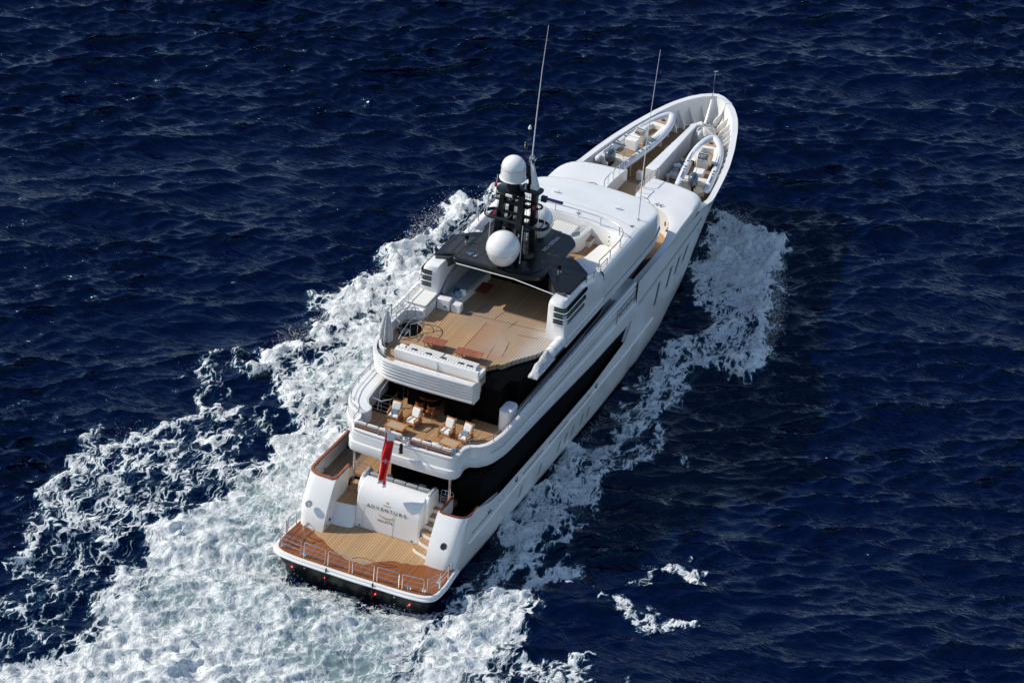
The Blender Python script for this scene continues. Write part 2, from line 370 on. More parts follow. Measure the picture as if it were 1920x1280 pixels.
def cleat(x, y, z, ang=0, s=1.0, n='cleat', parent=None):
    mb = MB(); d = Vector((math.cos(ang), math.sin(ang), 0))*s; c = Vector((x, y, z))
    mb.tube([c-d*.20+Vector((0,0,.10*s)), c+d*.20+Vector((0,0,.10*s))], .028*s, n=6)
    for k in (-.08, .08): mb.tube([c+d*k, c+d*k+Vector((0,0,.10*s))], .03*s, n=6)
    mb.lathe([(.10*s,0),(.10*s,.02)], c, 10)
    part(n, mb, SS, parent)
for x, y, a in ((-4.35,.85,.2),(4.2,.82,-.2),(-3.0,.6,0),(3.4,.62,0),(4.5,1.9,1.6)): cleat(x, y, 1.15, a, 1.1, parent=platform)
mb = MB()
for i in range(4): mb.tube([(-4.5+.25*i, 1.3+.35*i, 1.17), (-3.7+.25*i, 1.15+.35*i, 1.17), (-3.55+.25*i, 1.3+.35*i, 1.17)], .018, n=5)
part('deck_hinge', mb, GRV, platform)
mb = MB(); mb.tube([(x, y, 1.165) for x, y in smooth_tab([(-.6,1.6),(-.3,1.9),(.4,2.0),(1.0,1.75),(1.6,1.9),(1.9,2.2),(1.3,2.05),(.9,2.0)], 5)], .012, n=5)
part('mooring_line', mb, VARD, platform)

# ---------------- quarter wings with varnished cap rails
WP = [(3.08,1.12),(3.16,1.5),(3.32,2.0),(3.56,2.5),(3.84,3.0),(4.12,3.45),(4.32,3.72),(4.45,3.86)]
for sd in (-1, 1):
    mb = MB(); rows = []
    for y, z in WP:
        xo = hw(4.6, z); r = .62
        ln = [(3.14, y+.02), (3.5, y-.02), (xo-r, y-.0)]+[(xo-r+r*math.sin(t), y+r-r*math.cos(t)) for t in [R(15*k) for k in range(1, 7)]]+[(xo, y+r+.25)]
        rows.append([(sd*px, py, z) for px, py in ln])
    mb.grid(rows)
    w_ = part('quarter_wing', mb, WH, smooth=60)
    # inner face
    ins = [(y+.02, z) for y, z in WP]+[(6.15,3.85),(6.15,2.3),(7.2,2.3),(7.2,1.12)]
    part('inner_panel', MB().prismx(ins, sd*3.14, sd*3.20), WH, w_)
    # mooring well inside: floor, inner lining
    part('mooring_deck', MB().box(min(sd*3.2,sd*4.75), max(sd*3.2,sd*4.75), 4.1, 9, 2.7, 2.9), TEAKW if sd < 0 else GLM, w_, smooth=0)  # starboard floor coloured black to stand in for shade in the well
    lin = rpoly([(sd*3.28,6.2),(sd*3.28,4.52),(sd*4.74,4.55),(sd*4.74,9.0)], [0,.25,.6,0], 8)
    mb = MB(); mb.grid([[(x, y, 2.85) for x, y in lin], [(x, y, 3.84 if y < 6 else tab([(6,3.8),(7.6,3.28),(9,3.1)], y)) for x, y in lin]])
    part('inner_lining', mb, WH, w_, smooth=50)
    cp = [(sd*3.2,6.2,3.88)]+[(x, y, 3.88) for x, y in rpoly([(sd*3.2,6.1),(sd*3.2,4.46),(sd*4.84,4.50),(sd*4.84,6.0)], [0,.30,.68,0], 8)]+[(sd*4.84,6.8,3.84),(sd*4.84,7.6,3.80),(sd*4.84,9.5,3.74)][:3 if sd < 0 else 0]
    mb = MB(); P = [Vector(p) for p in cp]; rows = []
    for i in range(len(P)):
        d = (P[min(i+1,len(P)-1)]-P[max(i-1,0)]); d.z = 0; d.normalize(); n_ = Vector((-d.y, d.x, 0)); hh = .095 if sd < 0 else (.06 if i < 14 else .04)
        rows.append([tuple(P[i]+n_*a+Vector((0,0,b))) for a, b in ((-hh,-.03),(-hh,.02),(-hh*.7,.05),(hh*.7,.05),(hh,.02),(hh,-.03))])
    mb.grid(rows, True, True, True); part('wood_cap_rail', mb, VAR if sd < 0 else VARD, w_)
    # fairlead window with steel ring on the aft corner
    c = Vector((sd*4.14, 3.27, 2.62)); mb = MB(); ax = Vector((sd*.10, -1, .42))
    fl = part('fairlead', mb.lathe([(.20,-.06),(.22,.05),(.17,.07),(.13,.0)], c, 20, axis=ax), SS, w_)
    part('fairlead_opening', MB().lathe([(.145,-.04),(.145,.045)], c, 18, axis=ax), GRV if sd > 0 else DSS, fl)
    if sd < 0:
        mb = MB(); mb.lathe([(.16,0),(.16,.05),(.09,.12),(.07,.38),(.14,.44),(.14,.52),(.05,.55)], (-4.0,5.15,2.9), 16)
        part('capstan', mb, SS, w_)
        part('rope_bucket', MB().lathe([(.14,0),(.17,.24),(.15,.24),(.13,.03)], (-3.75,4.85,2.9), 14), LET, w_)
        cleat(-3.9, 5.9, 2.9, 1.4, 1.2, parent=w_); cleat(-4.55, 5.9, 3.25, 1.5, .8, parent=w_)
    part('seam_line', MB().tube([(sd*4.72,3.34,1.17),(sd*4.70,3.40,1.6),(sd*4.45,3.35,1.95),(sd*4.0,3.15,1.4),(sd*3.85,3.12,1.17)], .011, n=5), SEAM, w_)
    for (yy_, zz_, rr_) in ((3.9,1.55,.10),(3.5,1.35,.05)):
        part('drain', MB().lathe([(rr_,0),(rr_,.03)], (sd*3.14, yy_, zz_), 12, axis=(-sd,0,0)), GRV, w_)
part('port_bulwark_extension', MB().prismx([(5.1,3.0),(5.1,3.82),(9.4,3.72),(9.4,3.0)], -4.86, -4.78), WH)

# ---------------- transom wall with name, step box, stairs
prof = [(4.60,1.12),(4.64,2.6),(4.70,3.05),(4.82,3.35),(5.0,3.58),(5.3,3.78),(5.55,3.88),(5.75,3.90),(5.86,3.84),(5.88,3.4),(5.88,1.12)]
wall = part('transom_wall', MB().prismx(prof, -1.9, 2.02), WH, bevel=.09, seg=4)
part('cockpit_sofa', MB().box(-1.85, 2.0, 5.88, 6.9, 2.95, 3.35), WH, bevel=.04)
mb = MB()
for i in range(5): mb.box(-1.75+.74*i, -1.03+.74*i, 5.9, 6.12, 3.36, 3.98)
part('sofa_backrest', mb, CUG, bevel=.05)
mb = MB()
for i in range(3): mb.box(-1.7+1.22*i, -.50+1.22*i, 6.14, 6.95, 3.36, 3.52)
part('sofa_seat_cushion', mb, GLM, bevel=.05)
for x0, x1 in ((-2.12,-1.82), (1.92,2.22)):
    arm = part('sofa_arm', MB().prismx([(5.1,1.12),(5.15,3.5),(5.45,3.85),(5.8,3.98),(6.4,3.98),(6.6,3.8),(6.7,2.9),(6.7,1.12)], x0, x1), WH, bevel=.10, seg=4)
    part('arm_cushion', MB().prismx([(5.5,3.9),(5.9,4.05),(6.4,4.04),(6.5,3.6),(5.6,3.6)], x0+.07, x1-.04), CUG, arm, bevel=.04)
for i, (x, y, t) in enumerate(((-1.2,6.3,.3),(-.8,6.35,-.2),(.9,6.3,.2),(1.3,6.35,-.3))):
    mb = MB(); mb.obox((x, y, 3.72), (.22, .03, 0), (-.02, .06, -.03), (0, .05, .2)); part('scatter_cushion', mb, CUG if i % 2 else CUN, bevel=.05)
# panel seams
mb = MB()
for x in (-1.45, .42):
    mb.tube([(x,4.598,1.15),(x,4.62,2.75)], .006, n=4)
part('panel_seam', mb, SEAM, wall)
for x in (-1.62, 1.62): part('drain', MB().lathe([(.05,0),(.05,.03)], (x, 4.60, 1.30), 12, axis=(0,-1,0)), GRV, wall)
def on_wall(x, z): return (x, 4.60+(z-1.12)*.027-.012, z)
for i, ch in enumerate('ADVENTURE'):
    text_obj('letter', ch, .30, INK, wall, basis((1,0,0), (0,.03,1), on_wall(-1.15+i*.2825, 2.74)))
for i, ch in enumerate('VALLETTA'):
    text_obj('letter', ch, .175, INK, wall, basis((1,0,0), (0,.03,1), on_wall(-.50+i*.119, 2.0)))
part('emblem_arc', MB().tube([on_wall(-.06+.47*math.sin(t), 2.42-.17*math.cos(t)) for t in [R(-80+16*k) for k in range(11)]], [.008+.018*math.sin(math.pi*k/10) for k in range(11)], n=6), GOLD, wall)
part('emblem_bar', MB().tube([(-.28,4.69,3.03),(.17,4.69,3.03)], .018, n=6), GOLD, wall)
part('emblem_ring', MB().tube([(-.05+.065*math.cos(t),4.735,3.2+.065*math.sin(t)) for t in [R(30*k) for k in range(12)]], .012, n=5, closed=True), GOLD, wall)
# port step box
bx_ = rpoly([(-3.2,4.05),(-1.98,4.22),(-1.86,4.55),(-1.9,7.0),(-3.2,7.0)], [0,.3,.1,0,0], 5)
mb = MB(); top = [(x, y+(.62 if y < 5 else 0)) for x, y in bx_]
mb.grid([[(x, y, 1.12) for x, y in bx_], [(x, lerp(y, yt, .55), 1.8) for (x, y), (_, yt) in zip(bx_, top)], [(x, y, 2.28) for x, y in top]], True, False, True)
sb = part('step_box', mb, WH, smooth=40)
part('teak_tread', MB().prism([(x*.995+.0, y+.03) for x, y in top], 2.27, 2.33), TEAK, sb, smooth=0)
part('hatch_seam', MB().tube([(-3.1,4.72,2.05),(-2.2,4.72,2.05),(-2.2,4.45,1.55),(-3.1,4.40,1.50)], .008, n=4, closed=True), SEAM, sb)
mb = MB()
for i in range(2): mb.box(-3.1, -2.0, 6.0+.3*i, 6.4+.3*i, 2.33, 2.5+.2*i)
part('teak_step', mb, TEAK, sb, smooth=0)
# starboard stairs
stairs = part('side_stairs', MB().box(2.22, 3.14, 6.2, 6.6, 1.12, 2.95), WH)
for i in range(6):
    z = 1.12+.30*(i+1); y0 = 3.95+.40*i; x0 = 2.10 if i else 1.95
    pl = rpoly([(x0,y0+.42),(x0,y0-.02),(3.13,y0-.42+.07*i),(3.13,y0+.42)], [.0,.35 if i < 2 else .12,0,0], 6)
    part('riser', MB().prism(pl, 1.12, z-.03), WH, stairs)
    part('tread', MB().prism([(x+.0, y-.02) for x, y in pl], z-.03, z+.01), TEAK, stairs, smooth=0)
for x0, x1, y in ((-3.05,-2.15,6.65), (2.35,3.1,6.6)):
    mb = MB(); h = .95 if x0 < 0 else .9
    mb.tube([(x0,y,2.95),(x0,y,2.95+h-.1),(x0+.08,y,2.95+h),(x1-.08,y,2.95+h),(x1,y,2.95+h-.1),(x1,y,2.95)], .024, n=6)
    for f in (.3,.5,.7): mb.tube([(x0,y,2.95+h*f),(x1,y,2.95+h*f)], .014, n=5)
    for f in (.35,.65): mb.tube([(lerp(x0,x1,f),y,2.95+h*.7),(lerp(x0,x1,f),y,2.95+h)], .014, n=5)
    part('boarding_gate', mb, SS)

# ---------------- main deck
def fb_(y): return tab([(5.9,4.92),(6.6,4.95),(7.5,5.12),(9,5.2),(14,4.95),(22,4.38),(28.5,4.2)], y)
part('main_deck', MB().box(-3.2, 3.2, 6.9, 13, 2.75, 2.955), TEAK, smooth=0)
part('side_deck', MB().prism([(-4.75,9.0),(4.75,9.0),(4.75,27.3),(-4.75,27.3)], 2.6, 2.85), GLM, smooth=0)  # black floor colour paints in the shade of the covered side deck
mh = part('main_deckhouse', MB().prism([(-4.05,28.4),(-4.05,9.6),(-1.1,9.6),(-1.1,7.3),(3.3,7.3),(3.3,6.75),(4.62,6.75),(4.68,9.0),(4.68,28.0),(4.05,28.4)], 2.86, lambda x,y: min(5.15, fb_(y)-.03) if x > 4.2 else 5.0), GLM)  # black block extended outboard and aft to stand in for deck shade

for x in (-2.95, 2.95):
    mb = MB(); mb.tube([(x,6.25,3.0),(x,6.25,5.1)], .05, n=10); mb.tube([(x,6.45,3.0),(x,6.45,5.1)], .035, n=8); part('support_post', mb, SS)
# diagonal blade closing the side deck forward
for sd in (-1, 1):
    mb = MB(); mb.prismx([(27.0,3.4),(28.42,5.14),(28.42,5.6),(29.2,5.6),(29.2,3.2)], sd*4.55, sd*4.84); part('side_blade', mb, WH)

# ---------------- upper deck: bulwark band, aft bump-out, floor
UPO = [(4.80,28.5),(4.80,22),(4.80,14),(4.78,10.5),(4.70,9.3),(4.42,8.3),(3.95,7.72),(3.52,7.5),(3.36,7.2),(3.34,6.9),(3.34,6.55),(3.15,6.18),(2.75,6.05),(1.5,6.0),(0,5.98)]
UPS = smooth_tab(UPO[3:], 5); UPC = UPO[:3]+UPS
FULL = [(x, y) for x, y in UPC]+[(-x, y) for x, y in UPC[::-1][1:]]
def fb(y):  return tab([(5.9,4.92),(6.6,4.95),(7.5,5.12),(9,5.2),(14,4.95),(22,4.38),(28.5,4.2)], y)
def zt_(y): return tab([(5.9,6.42),(7.5,6.50),(9,6.62),(12,6.78),(20,6.85),(30,6.85)], y)
def offp(P, d): return offset_open(P, d)
rings = []
base = FULL
for f, o_, in ((0.0, .22), (.02, .05), (.06, -.04), (.12, -.08), (.40, -.07), (.44, -.055), (.455, -.005), (.47, .03), (.82, .05), (.83, .09), (.90, .09), (.91, .05), (.95, .03), (.975, .045), (1.0, .12)):
    # positive offset goes inboard; only the aft part flares
    P = []
    for (x, y), (xo, yo) in zip(base, offp(base, -o_)):
        k = 1.0
        P.append((xo, yo, lerp(fb(y), zt_(y), f)))
    rings.append(P)
rings.append([(x, y, zt_(b[1])) for (x, y), b in zip(offp(base, -.26), base)])
rings.append([(x, y, 5.6) for (x, y), b in zip(offp(base, -.28), base)])
mb = MB(); mb.grid(rings)
ub = part('upper_bulwark', mb, WH, smooth=32)
part('deckhead', MB().prism([(x, y) for x, y in offp(base, -.20)], lambda x, y: fb(y)+.02, lambda x, y: fb(y)+.10), GRV)  # coloured dark to cut bounce light and deepen the shade below
mb = MB(); kn = offp(base, .0)
part('knuckle_line', MB().tube([(x+(.012 if x > 0 else -.012), y, 5.98) for x, y in UPC[:3]+UPC[3:14]], .014, n=5), SEAM, ub)
UF = [(x, y) for x, y in offp(base, -.27)]
part('upper_deck', MB().prism(UF, 5.5, 5.72), TEAK, smooth=0)
# name on both sides
nm = part('name_board', MB().tube([(4.815,25.45,5.45),(4.815,25.5,6.28),(4.815,28.75,6.36)], .02, n=5), INK, ub)
part('name_line', MB().tube([(4.815,25.6,5.52),(4.815,28.9,5.60)], .008, n=5), SEAM, nm)
for i, ch in enumerate('ADVENTURE'):
    text_obj('letter', ch, .46, INK, nm, basis((0,1,.02), (-.05,0,1), (4.82, 25.9+i*.355, 5.90)))
# port stair cover: broad flat top beside the hatch
cap = [(-4.66,9.0),(-4.40,8.25),(-3.95,7.75),(-3.5,7.62),(-3.1,7.66),(-2.92,8.0),(-2.95,8.35),(-3.25,8.6),(-3.45,9.0),(-3.52,10.0),(-3.55,14.5),(-4.80,14.5),(-4.80,9.9)]
capr = smooth_tab(cap[:9], 4)+cap[9:]
pc = part('stair_cover', MB().prism(capr, 5.72, lambda x,y: zt_(y)+.03), WH, bevel=.05, seg=3)
part('cover_seam', MB().tube([(x-.12, y, zt_(y)+.032) for x, y in capr[22:-2]], .012, n=5), SEAM, pc)
hatch = part('stair_opening', MB().box(-3.50, -2.35, 9.3, 13.0, 5.73, 5.745), GLM, smooth=0)
mb = MB()
mb.tube([(-3.4,9.25,6.6),(-2.75,9.1,6.62),(-2.35,9.6,6.62),(-2.35,11.0,6.62),(-2.35,12.6,6.62)], .028, n=7)
mb.tube([(-3.1,9.4,5.75),(-3.2,9.9,6.7),(-3.0,10.7,7.2),(-2.6,11.4,7.3)], .028, n=7)
for x, y in ((-3.35,9.2),(-2.4,9.5),(-2.35,10.3),(-2.35,11.2),(-2.75,9.1),(-2.35,12.1)): mb.tube([(x,y,5.73),(x,y,6.62)], .018, n=5)
part('stair_rail', mb, SS, hatch)
mb = MB()
for i in range(5): mb.box(-3.45, -2.4, 9.4+.4*i, 9.5+.4*i, 5.75, 5.765)
part('stair_nosing', mb, DSS, hatch)
# aft rail, bench back and cushions of the upper deck
ur = MB(); pth = [(x, y, zt_(y)) for x, y in offp(base, -.12)]
i0 = min(range(len(pth)), key=lambda i: abs(pth[i][0]-4.6)+abs(pth[i][1]-20)); 
rp = [p for p in pth if p[1] < 14]
rail(ur, [(4.66,20.5,6.84)]+rp+[(-4.66,19.0,6.83)], .42, .026, (.2,), 1.5)
part('upper_deck_rail', ur, DSS)
bench = part('aft_bench', MB().box(-3.0, 3.0, 6.32, 6.98, 5.72, 6.12), WH, bevel=.03)
mb = MB(); mb.box(-3.0, -.05, 6.20, 6.30, 6.2, 6.66); mb.box(.42, 3.0, 6.20, 6.30, 6.2, 6.66); part('wood_back', mb, VARD, bench)
for k in range(4):
    part('back_cushion', MB().box(-2.98+.72*k, -2.30+.72*k, 6.27, 6.44, 6.3, 6.80), CUS, bench, bevel=.06, seg=3)
    part('back_cushion', MB().box(.48+.62*k, 1.07+.62*k, 6.27, 6.44, 6.3, 6.80), CUS, bench, bevel=.06, seg=3)
part('seat_cushion', MB().box(-2.98, -.1, 6.40, 6.95, 6.12, 6.25), CUS, bench, bevel=.05)
part('seat_cushion', MB().box(.48, 2.95, 6.40, 6.95, 6.12, 6.25), CUS, bench, bevel=.05)
for x, m_ in ((-2.85, CUB), (2.85, CUB), (1.25, CUN), (1.75, CUW)):
    mb = MB(); mb.obox((x, 6.68, 6.45), (.2, .05, 0), (-.02, .06, -.02), (0, .08, .2)); part('scatter_cushion', mb, m_, bench, bevel=.05)
# stern light and crest ornament below the flag staff
sl = MB(); sl.lathe([(.13,0),(.13,.05),(.10,.08),(.10,.2),(.12,.22),(.12,.3),(.09,.34),(.09,.44),(.11,.46),(.09,.56),(.03,.6)], (.12,5.74,6.02), 16)
part('stern_lantern', sl, BK)
mb = MB(); mb.tube([(.42,6.05,6.42),(.42,6.05,6.95)], .05, n=8); mb.tube([(.25,6.02,6.42),(.25,6.02,6.85)], .035, n=8); mb.box(.18,.5,5.98,6.12,6.84,6.9)
part('staff_socket', mb, SS)
# round locker on the starboard side deck
part('deck_locker', MB().prism(rpoly([(3.55,11.0),(4.3,11.0),(4.3,12.3),(3.55,12.3)], .34, 6), 5.72, 7.0), WH, bevel=.05, seg=3)

# ---------------- upper deckhouse
HP = [(.35,12.9),(.35,10.9),(1.95,10.9),(1.95,11.4),(3.4,11.4),(3.45,12.7),(3.95,12.9),(3.95,20),(3.95,27.9),(3.75,30),(3.6,31.6),(3.1,32.9),(2.2,33.6),(1,33.9),(0,34.0)]
HPF = HP+[(-x, y) for x, y in HP[::-1][1:]]
uh = part('upper_deckhouse', MB().prism(HPF, 5.70, 8.0), GLM)  # black aft block and top stand in for shade under the overhang
part('lower_coaming', MB().prism([(x*1.012, y+.03*(y > 32)) for x, y in HPF if y > 12], 5.71, 6.22), WH, uh)
for sd in (-1,1):
    mb = MB(); mb.prismx([(26.2,5.72),(28.9,5.72),(28.9,6.86),(27.6,6.86),(26.9,7.1),(26.5,7.9),(25.9,7.9),(26.1,7.0),(25.4,6.5),(24.6,6.25),(22.4,6.20),(21.9,6.1),(21.9,5.72)], sd*3.92, sd*4.02)
    part('side_fairing', mb, WH, uh)
for sd in (-1,1):
    part('side_step', MB().box(min(sd*3.9,sd*4.7), max(sd*3.9,sd*4.7), 25.9, 28.7, 5.72, 6.80), WH, uh)
mb = MB()
for i in range(7):
    x = -3.0+1.0*i; mb.box(x-.44, x+.44, 33.2-abs(x)*.12, 34.06-(x/3.4)**4*.9, 6.7, 7.7)
part('front_window', mb, GL, uh)

# support posts beside the open aft deck

mb = MB(); mb.tube([(2.05,11.95,5.72),(2.05,11.95,8.35)], .045, n=8); part('support_post', mb, SS)
mb = MB(); mb.tube([(-2.1,11.6,5.72),(-2.1,11.6,7.6)], .06, n=8); mb.tube([(-2.1,11.3,5.72),(-2.1,11.3,7.6)], .04, n=8); part('support_post', mb, SS)
# ================================================================ SUNDECK
FP = smooth_tab([(-4.55,19),(-4.55,15),(-4.52,12.8),(-4.36,11.7),(-3.95,10.85),(-3.3,10.32),(-2.6,10.15),(-1.0,10.14),(.8,10.20),(2.32,10.28)], 5)
rings = []
for f, o_ in ((0,-.28),(0.0,-.10),(.02,.02),(.08,.09),(.16,.09),(.21,.04),(.215,-.05),(.23,-.05),(.25,.05),(.34,.07),(.375,.02),(.38,-.05),(.395,-.05),(.41,.05),(.50,.07),(.535,.02),(.54,-.05),(.555,-.05),(.57,.05),(.66,.07),(.695,.02),(.70,-.05),(.715,-.05),(.73,.05),(.82,.07),(.855,.02),(.86,-.05),(.875,-.04),(.89,.06),(.96,.07),(1.0,.03),(1.0,-.16),(.60,-.18)):
    z = 7.36+1.42*f; P = offset_open(FP, -o_)
    rings.append([(x-(.10*f if x < -3 else 0), y-.24*f*(1 if y < 14 else 0)*min(1, max(0, (14-y)/3)), z if y < 12.2 else min(z, tab([(12.2,8.78),(13.4,8.46)], y))) for x, y in P])
fas = part('sundeck_fascia', MB().grid(rings), WH, smooth=45)
part('fascia_end', MB().prismx([(10.3,7.36),(10.0,8.77),(10.4,8.77),(11.1,8.4),(11.1,7.36)], 2.30, 2.36), WH, fas)
FL = [(-4.5,12.8),(-4.3,11.7),(-3.9,10.9),(-3.3,10.4),(-2.6,10.2),(2.3,10.3),(2.3,11.9),(2.02,12.4),(1.85,12.9),(2.3,13.5),(2.55,13.55),(2.9,14.3),(3.35,15.0),(3.75,15.6),(4.2,16.8),(4.3,22.2),(-4.5,22.2)]
sf = part('sundeck_floor', MB().prism(FL, 7.62, 8.30), TEAKS, smooth=0)
part('aft_gutter', MB().prism([(-2.9,10.25),(2.28,10.4),(2.28,11.0),(-2.9,10.95)], 8.30, 8.32), WHM, sf)
part('deckhead', MB().prism([(-4.3,19.5),(-4.3,12.8),(-3.6,10.9),(-2.6,10.6),(2.2,10.7),(2.2,12.6),(4.0,16.5),(4.3,19.5)], 7.50, 7.60), VARD, sf)  # dark colour chosen to kill bounce light under the overhang
part('reddish_deck_mat', MB().prism([(-.1,13.0),(1.25,13.15),(2.3,14.3),(1.9,15.7),(.9,16.9),(-.12,17.3)], 8.302, 8.306), plank_mat('worn_reddish_planks', (.40,.20,.105), (.36,.235,.15), (.14,.09,.06), pitch=.085, cw=.1,
    wear=[(.1,1.6,13.0,1.8,17.5,(.40,.31,.235),.9)]), sf, smooth=0)
mb = MB()
for pts in (((-.1,13.0),(-.12,17.3)),((1.6,13.4),(1.35,15.2)),((2.2,14.3),(1.9,16.0)),((-2.0,17.6),(3.2,18.1)),((1.2,17.4),(1.35,18.4)),((2.0,17.0),(3.2,17.2)),((-1.2,17.9),(-.9,19.2)),((.1,17.9),(.3,19.1))):
    q = smooth_tab([pts[0], ((pts[0][0]+pts[1][0])/2+random.uniform(-.06,.06), (pts[0][1]+pts[1][1])/2), pts[1]], 4)
    mb.tube([(x, y, 8.306) for x, y in q], .012, n=4)
part('deck_seam', mb, GRV, sf)
# aft coaming behind the sofa and the sofa
bw = part('aft_sofa', MB().prismx([(11.10,8.30),(11.0,8.93),(11.03,9.0),(11.22,9.0),(11.24,8.30)], -3.0, 2.20), WHM, bevel=.02)
part('sofa_base', MB().box(-2.95, 2.15, 11.24, 12.25, 8.30, 8.62), WH, bw, bevel=.03)
for x0, x1 in ((-2.55,-.42),(-.36,1.75)):
    part('sofa_cushion', MB().box(x0, x1, 11.28, 12.3, 8.62, 8.82), STRP, bw, bevel=.05)
mb = MB()
for i in range(26): mb.obox((-2.9+.19*i, 11.28, 8.97), (.085,.02,.01), (0,.08,.02), (0,-.02,.07))
part('backrest_slat_cushion', mb, CUS, bw, bevel=.02)
for x in (-2.0,-1.1,-.2,.9,1.45):
    mb = MB(); mb.obox((x,11.5,8.93), (.19,.03,0), (-.02,.09,-.02), (0,.03,.09)); part('navy_bolster', mb, CUN, bw, bevel=.04)
part('sofa_end_cushion', MB().box(-3.0,-2.6,11.3,11.9,8.62,8.9), CUW, bw, bevel=.05)
part('back_seam', MB().box(-.30,-.285,11.0,11.09,8.34,8.98), SEAM, bw)
mb = MB(); rail(mb, [(x-.05, y-.14*min(1,max(0,(14-y)/3)), 8.78) for x, y in FP[22:-1]], .22, .014, (), 1.0)
part('aft_rail', mb, SS)
# port side: coaming, sunpad, spiral stair hoop, lift-out rails
co = [(-4.5,19.5),(-4.5,14.9),(-4.55,13.2),(-4.45,12.2),(-4.1,11.3),(-3.6,11.0)]
cs = smooth_tab(co[1:], 4); cs = [co[0]]+cs; ci = offset_open(cs, .16)
ci2 = []
mb = MB(); mb.grid([[(x,y,8.3) for x,y in cs],[(x,y,8.95 if y>12.6 else 8.75) for x,y in cs],[(x,y,8.95 if y0>12.6 else 8.75) for (x,y),(x0,y0) in zip(ci,cs)],[(x,y,8.3) for x,y in ci]])
pcg = part('port_coaming', mb, WH)
part('curved_stair_wall', MB().prism([(-4.45,16.2),(-4.45,14.2)]+[(-3.75+.78*math.cos(t), 14.55+.95*math.sin(t)) for t in [R(a) for a in range(185, 90, -12)]]+[(-3.5,15.6),(-3.32,16.2)], 8.3, 8.93), WH, pcg)
pad = part('sunpad_box', MB().box(-4.75,-3.35,15.9,18.6,8.3,8.98), WH, bevel=.05)
part('sunpad_cushion', MB().prism(rpoly([(-4.70,15.95),(-3.38,15.95),(-3.42,18.1),(-4.68,18.1)], .12, 4), 8.98, 9.12), CUW, pad, bevel=.04)
part('pillow_roll', MB().tube([(-4.62,18.25,9.2),(-3.5,18.25,9.2)], .14, n=12), CUW, pad)
part('cushion_piping', MB().tube([(x,y,9.03) for x, y in rpoly([(-4.73,15.92),(-3.35,15.92),(-3.40,18.12),(-4.7,18.12)], .12, 4)], .022, n=5, closed=True), SEAM, pad)
for y, z in ((15.95,8.75),(15.95,8.55),(16.1,8.8)): part('switch', MB().lathe([(.035,0),(.035,.02)], (-3.345,y,z), 8, axis=(1,0,0)), GRV, pad)
HC = (-3.62,14.35)
hole = part('stair_opening', MB().prism([(HC[0]+.68*math.cos(R(a)), HC[1]+.82*math.sin(R(a))) for a in range(0,360,15)], 8.302, 8.312), GLM, smooth=0)
mb = MB()
hp = [(HC[0]+.78*math.cos(R(a)), HC[1]+.95*math.sin(R(a)), 9.22) for a in range(-60, 262, 15)]
mb.tube(hp+[(-3.2,13.3,9.0),(-3.0,14.3,9.2),(-2.9,15.0,9.25)][0:0], .028, n=7)
mb.tube([(x,y,8.78) for x,y,z in hp[5:]], .02, n=6)
mb.tube([hp[7], (-3.55,14.2,9.0), (-3.6,13.3,8.7), (-3.65,12.9,8.3)], .028, n=7)
for a in range(-60, 262, 32):
    x, y = HC[0]+.78*math.cos(R(a)), HC[1]+.95*math.sin(R(a)); mb.tube([(x,y,8.3),(x,y,9.22)], .02, n=5)
part('stair_hoop', mb, SS, hole)
part('curved_riser', MB().grid([[(HC[0]+.70*math.cos(R(a)), HC[1]+.84*math.sin(R(a)), z) for a in range(40,150,10)] for z in (8.30,8.34)]), WH, hole)
mb = MB()
for i in range(5):
    a = R(200+25*i); mb.obox((HC[0]+.35*math.cos(a), HC[1]+.4*math.sin(a), 8.33-.001*i), (math.cos(a)*.3, math.sin(a)*.35, 0), (-math.sin(a)*.04, math.cos(a)*.04, 0), (0,0,.01))
part('winder_tread', mb, SEAM, hole)
mb = MB()
rail(mb, [(-4.62,19.0,8.95),(-4.62,17,8.95),(-4.62,15.1,8.95),(-4.66,13.3,8.95)], .45, .024, (.22,), 1.3)
mb.tube([(-4.62,13.9,8.5),(-4.62,13.9,9.9),(-4.9,13.4,9.95),(-4.95,12.9,9.5)], .035, n=7); mb.tube([(-4.55,13.0,8.5),(-4.55,13.0,9.9),(-4.62,13.9,9.9)], .035, n=7)
rail(mb, [(-4.5,12.9,8.75),(-4.25,12.0,8.75),(-3.95,11.3,8.75),(-3.6,11.0,8.75)], .3, .02, (), .8)
part('port_rail', mb, SS)
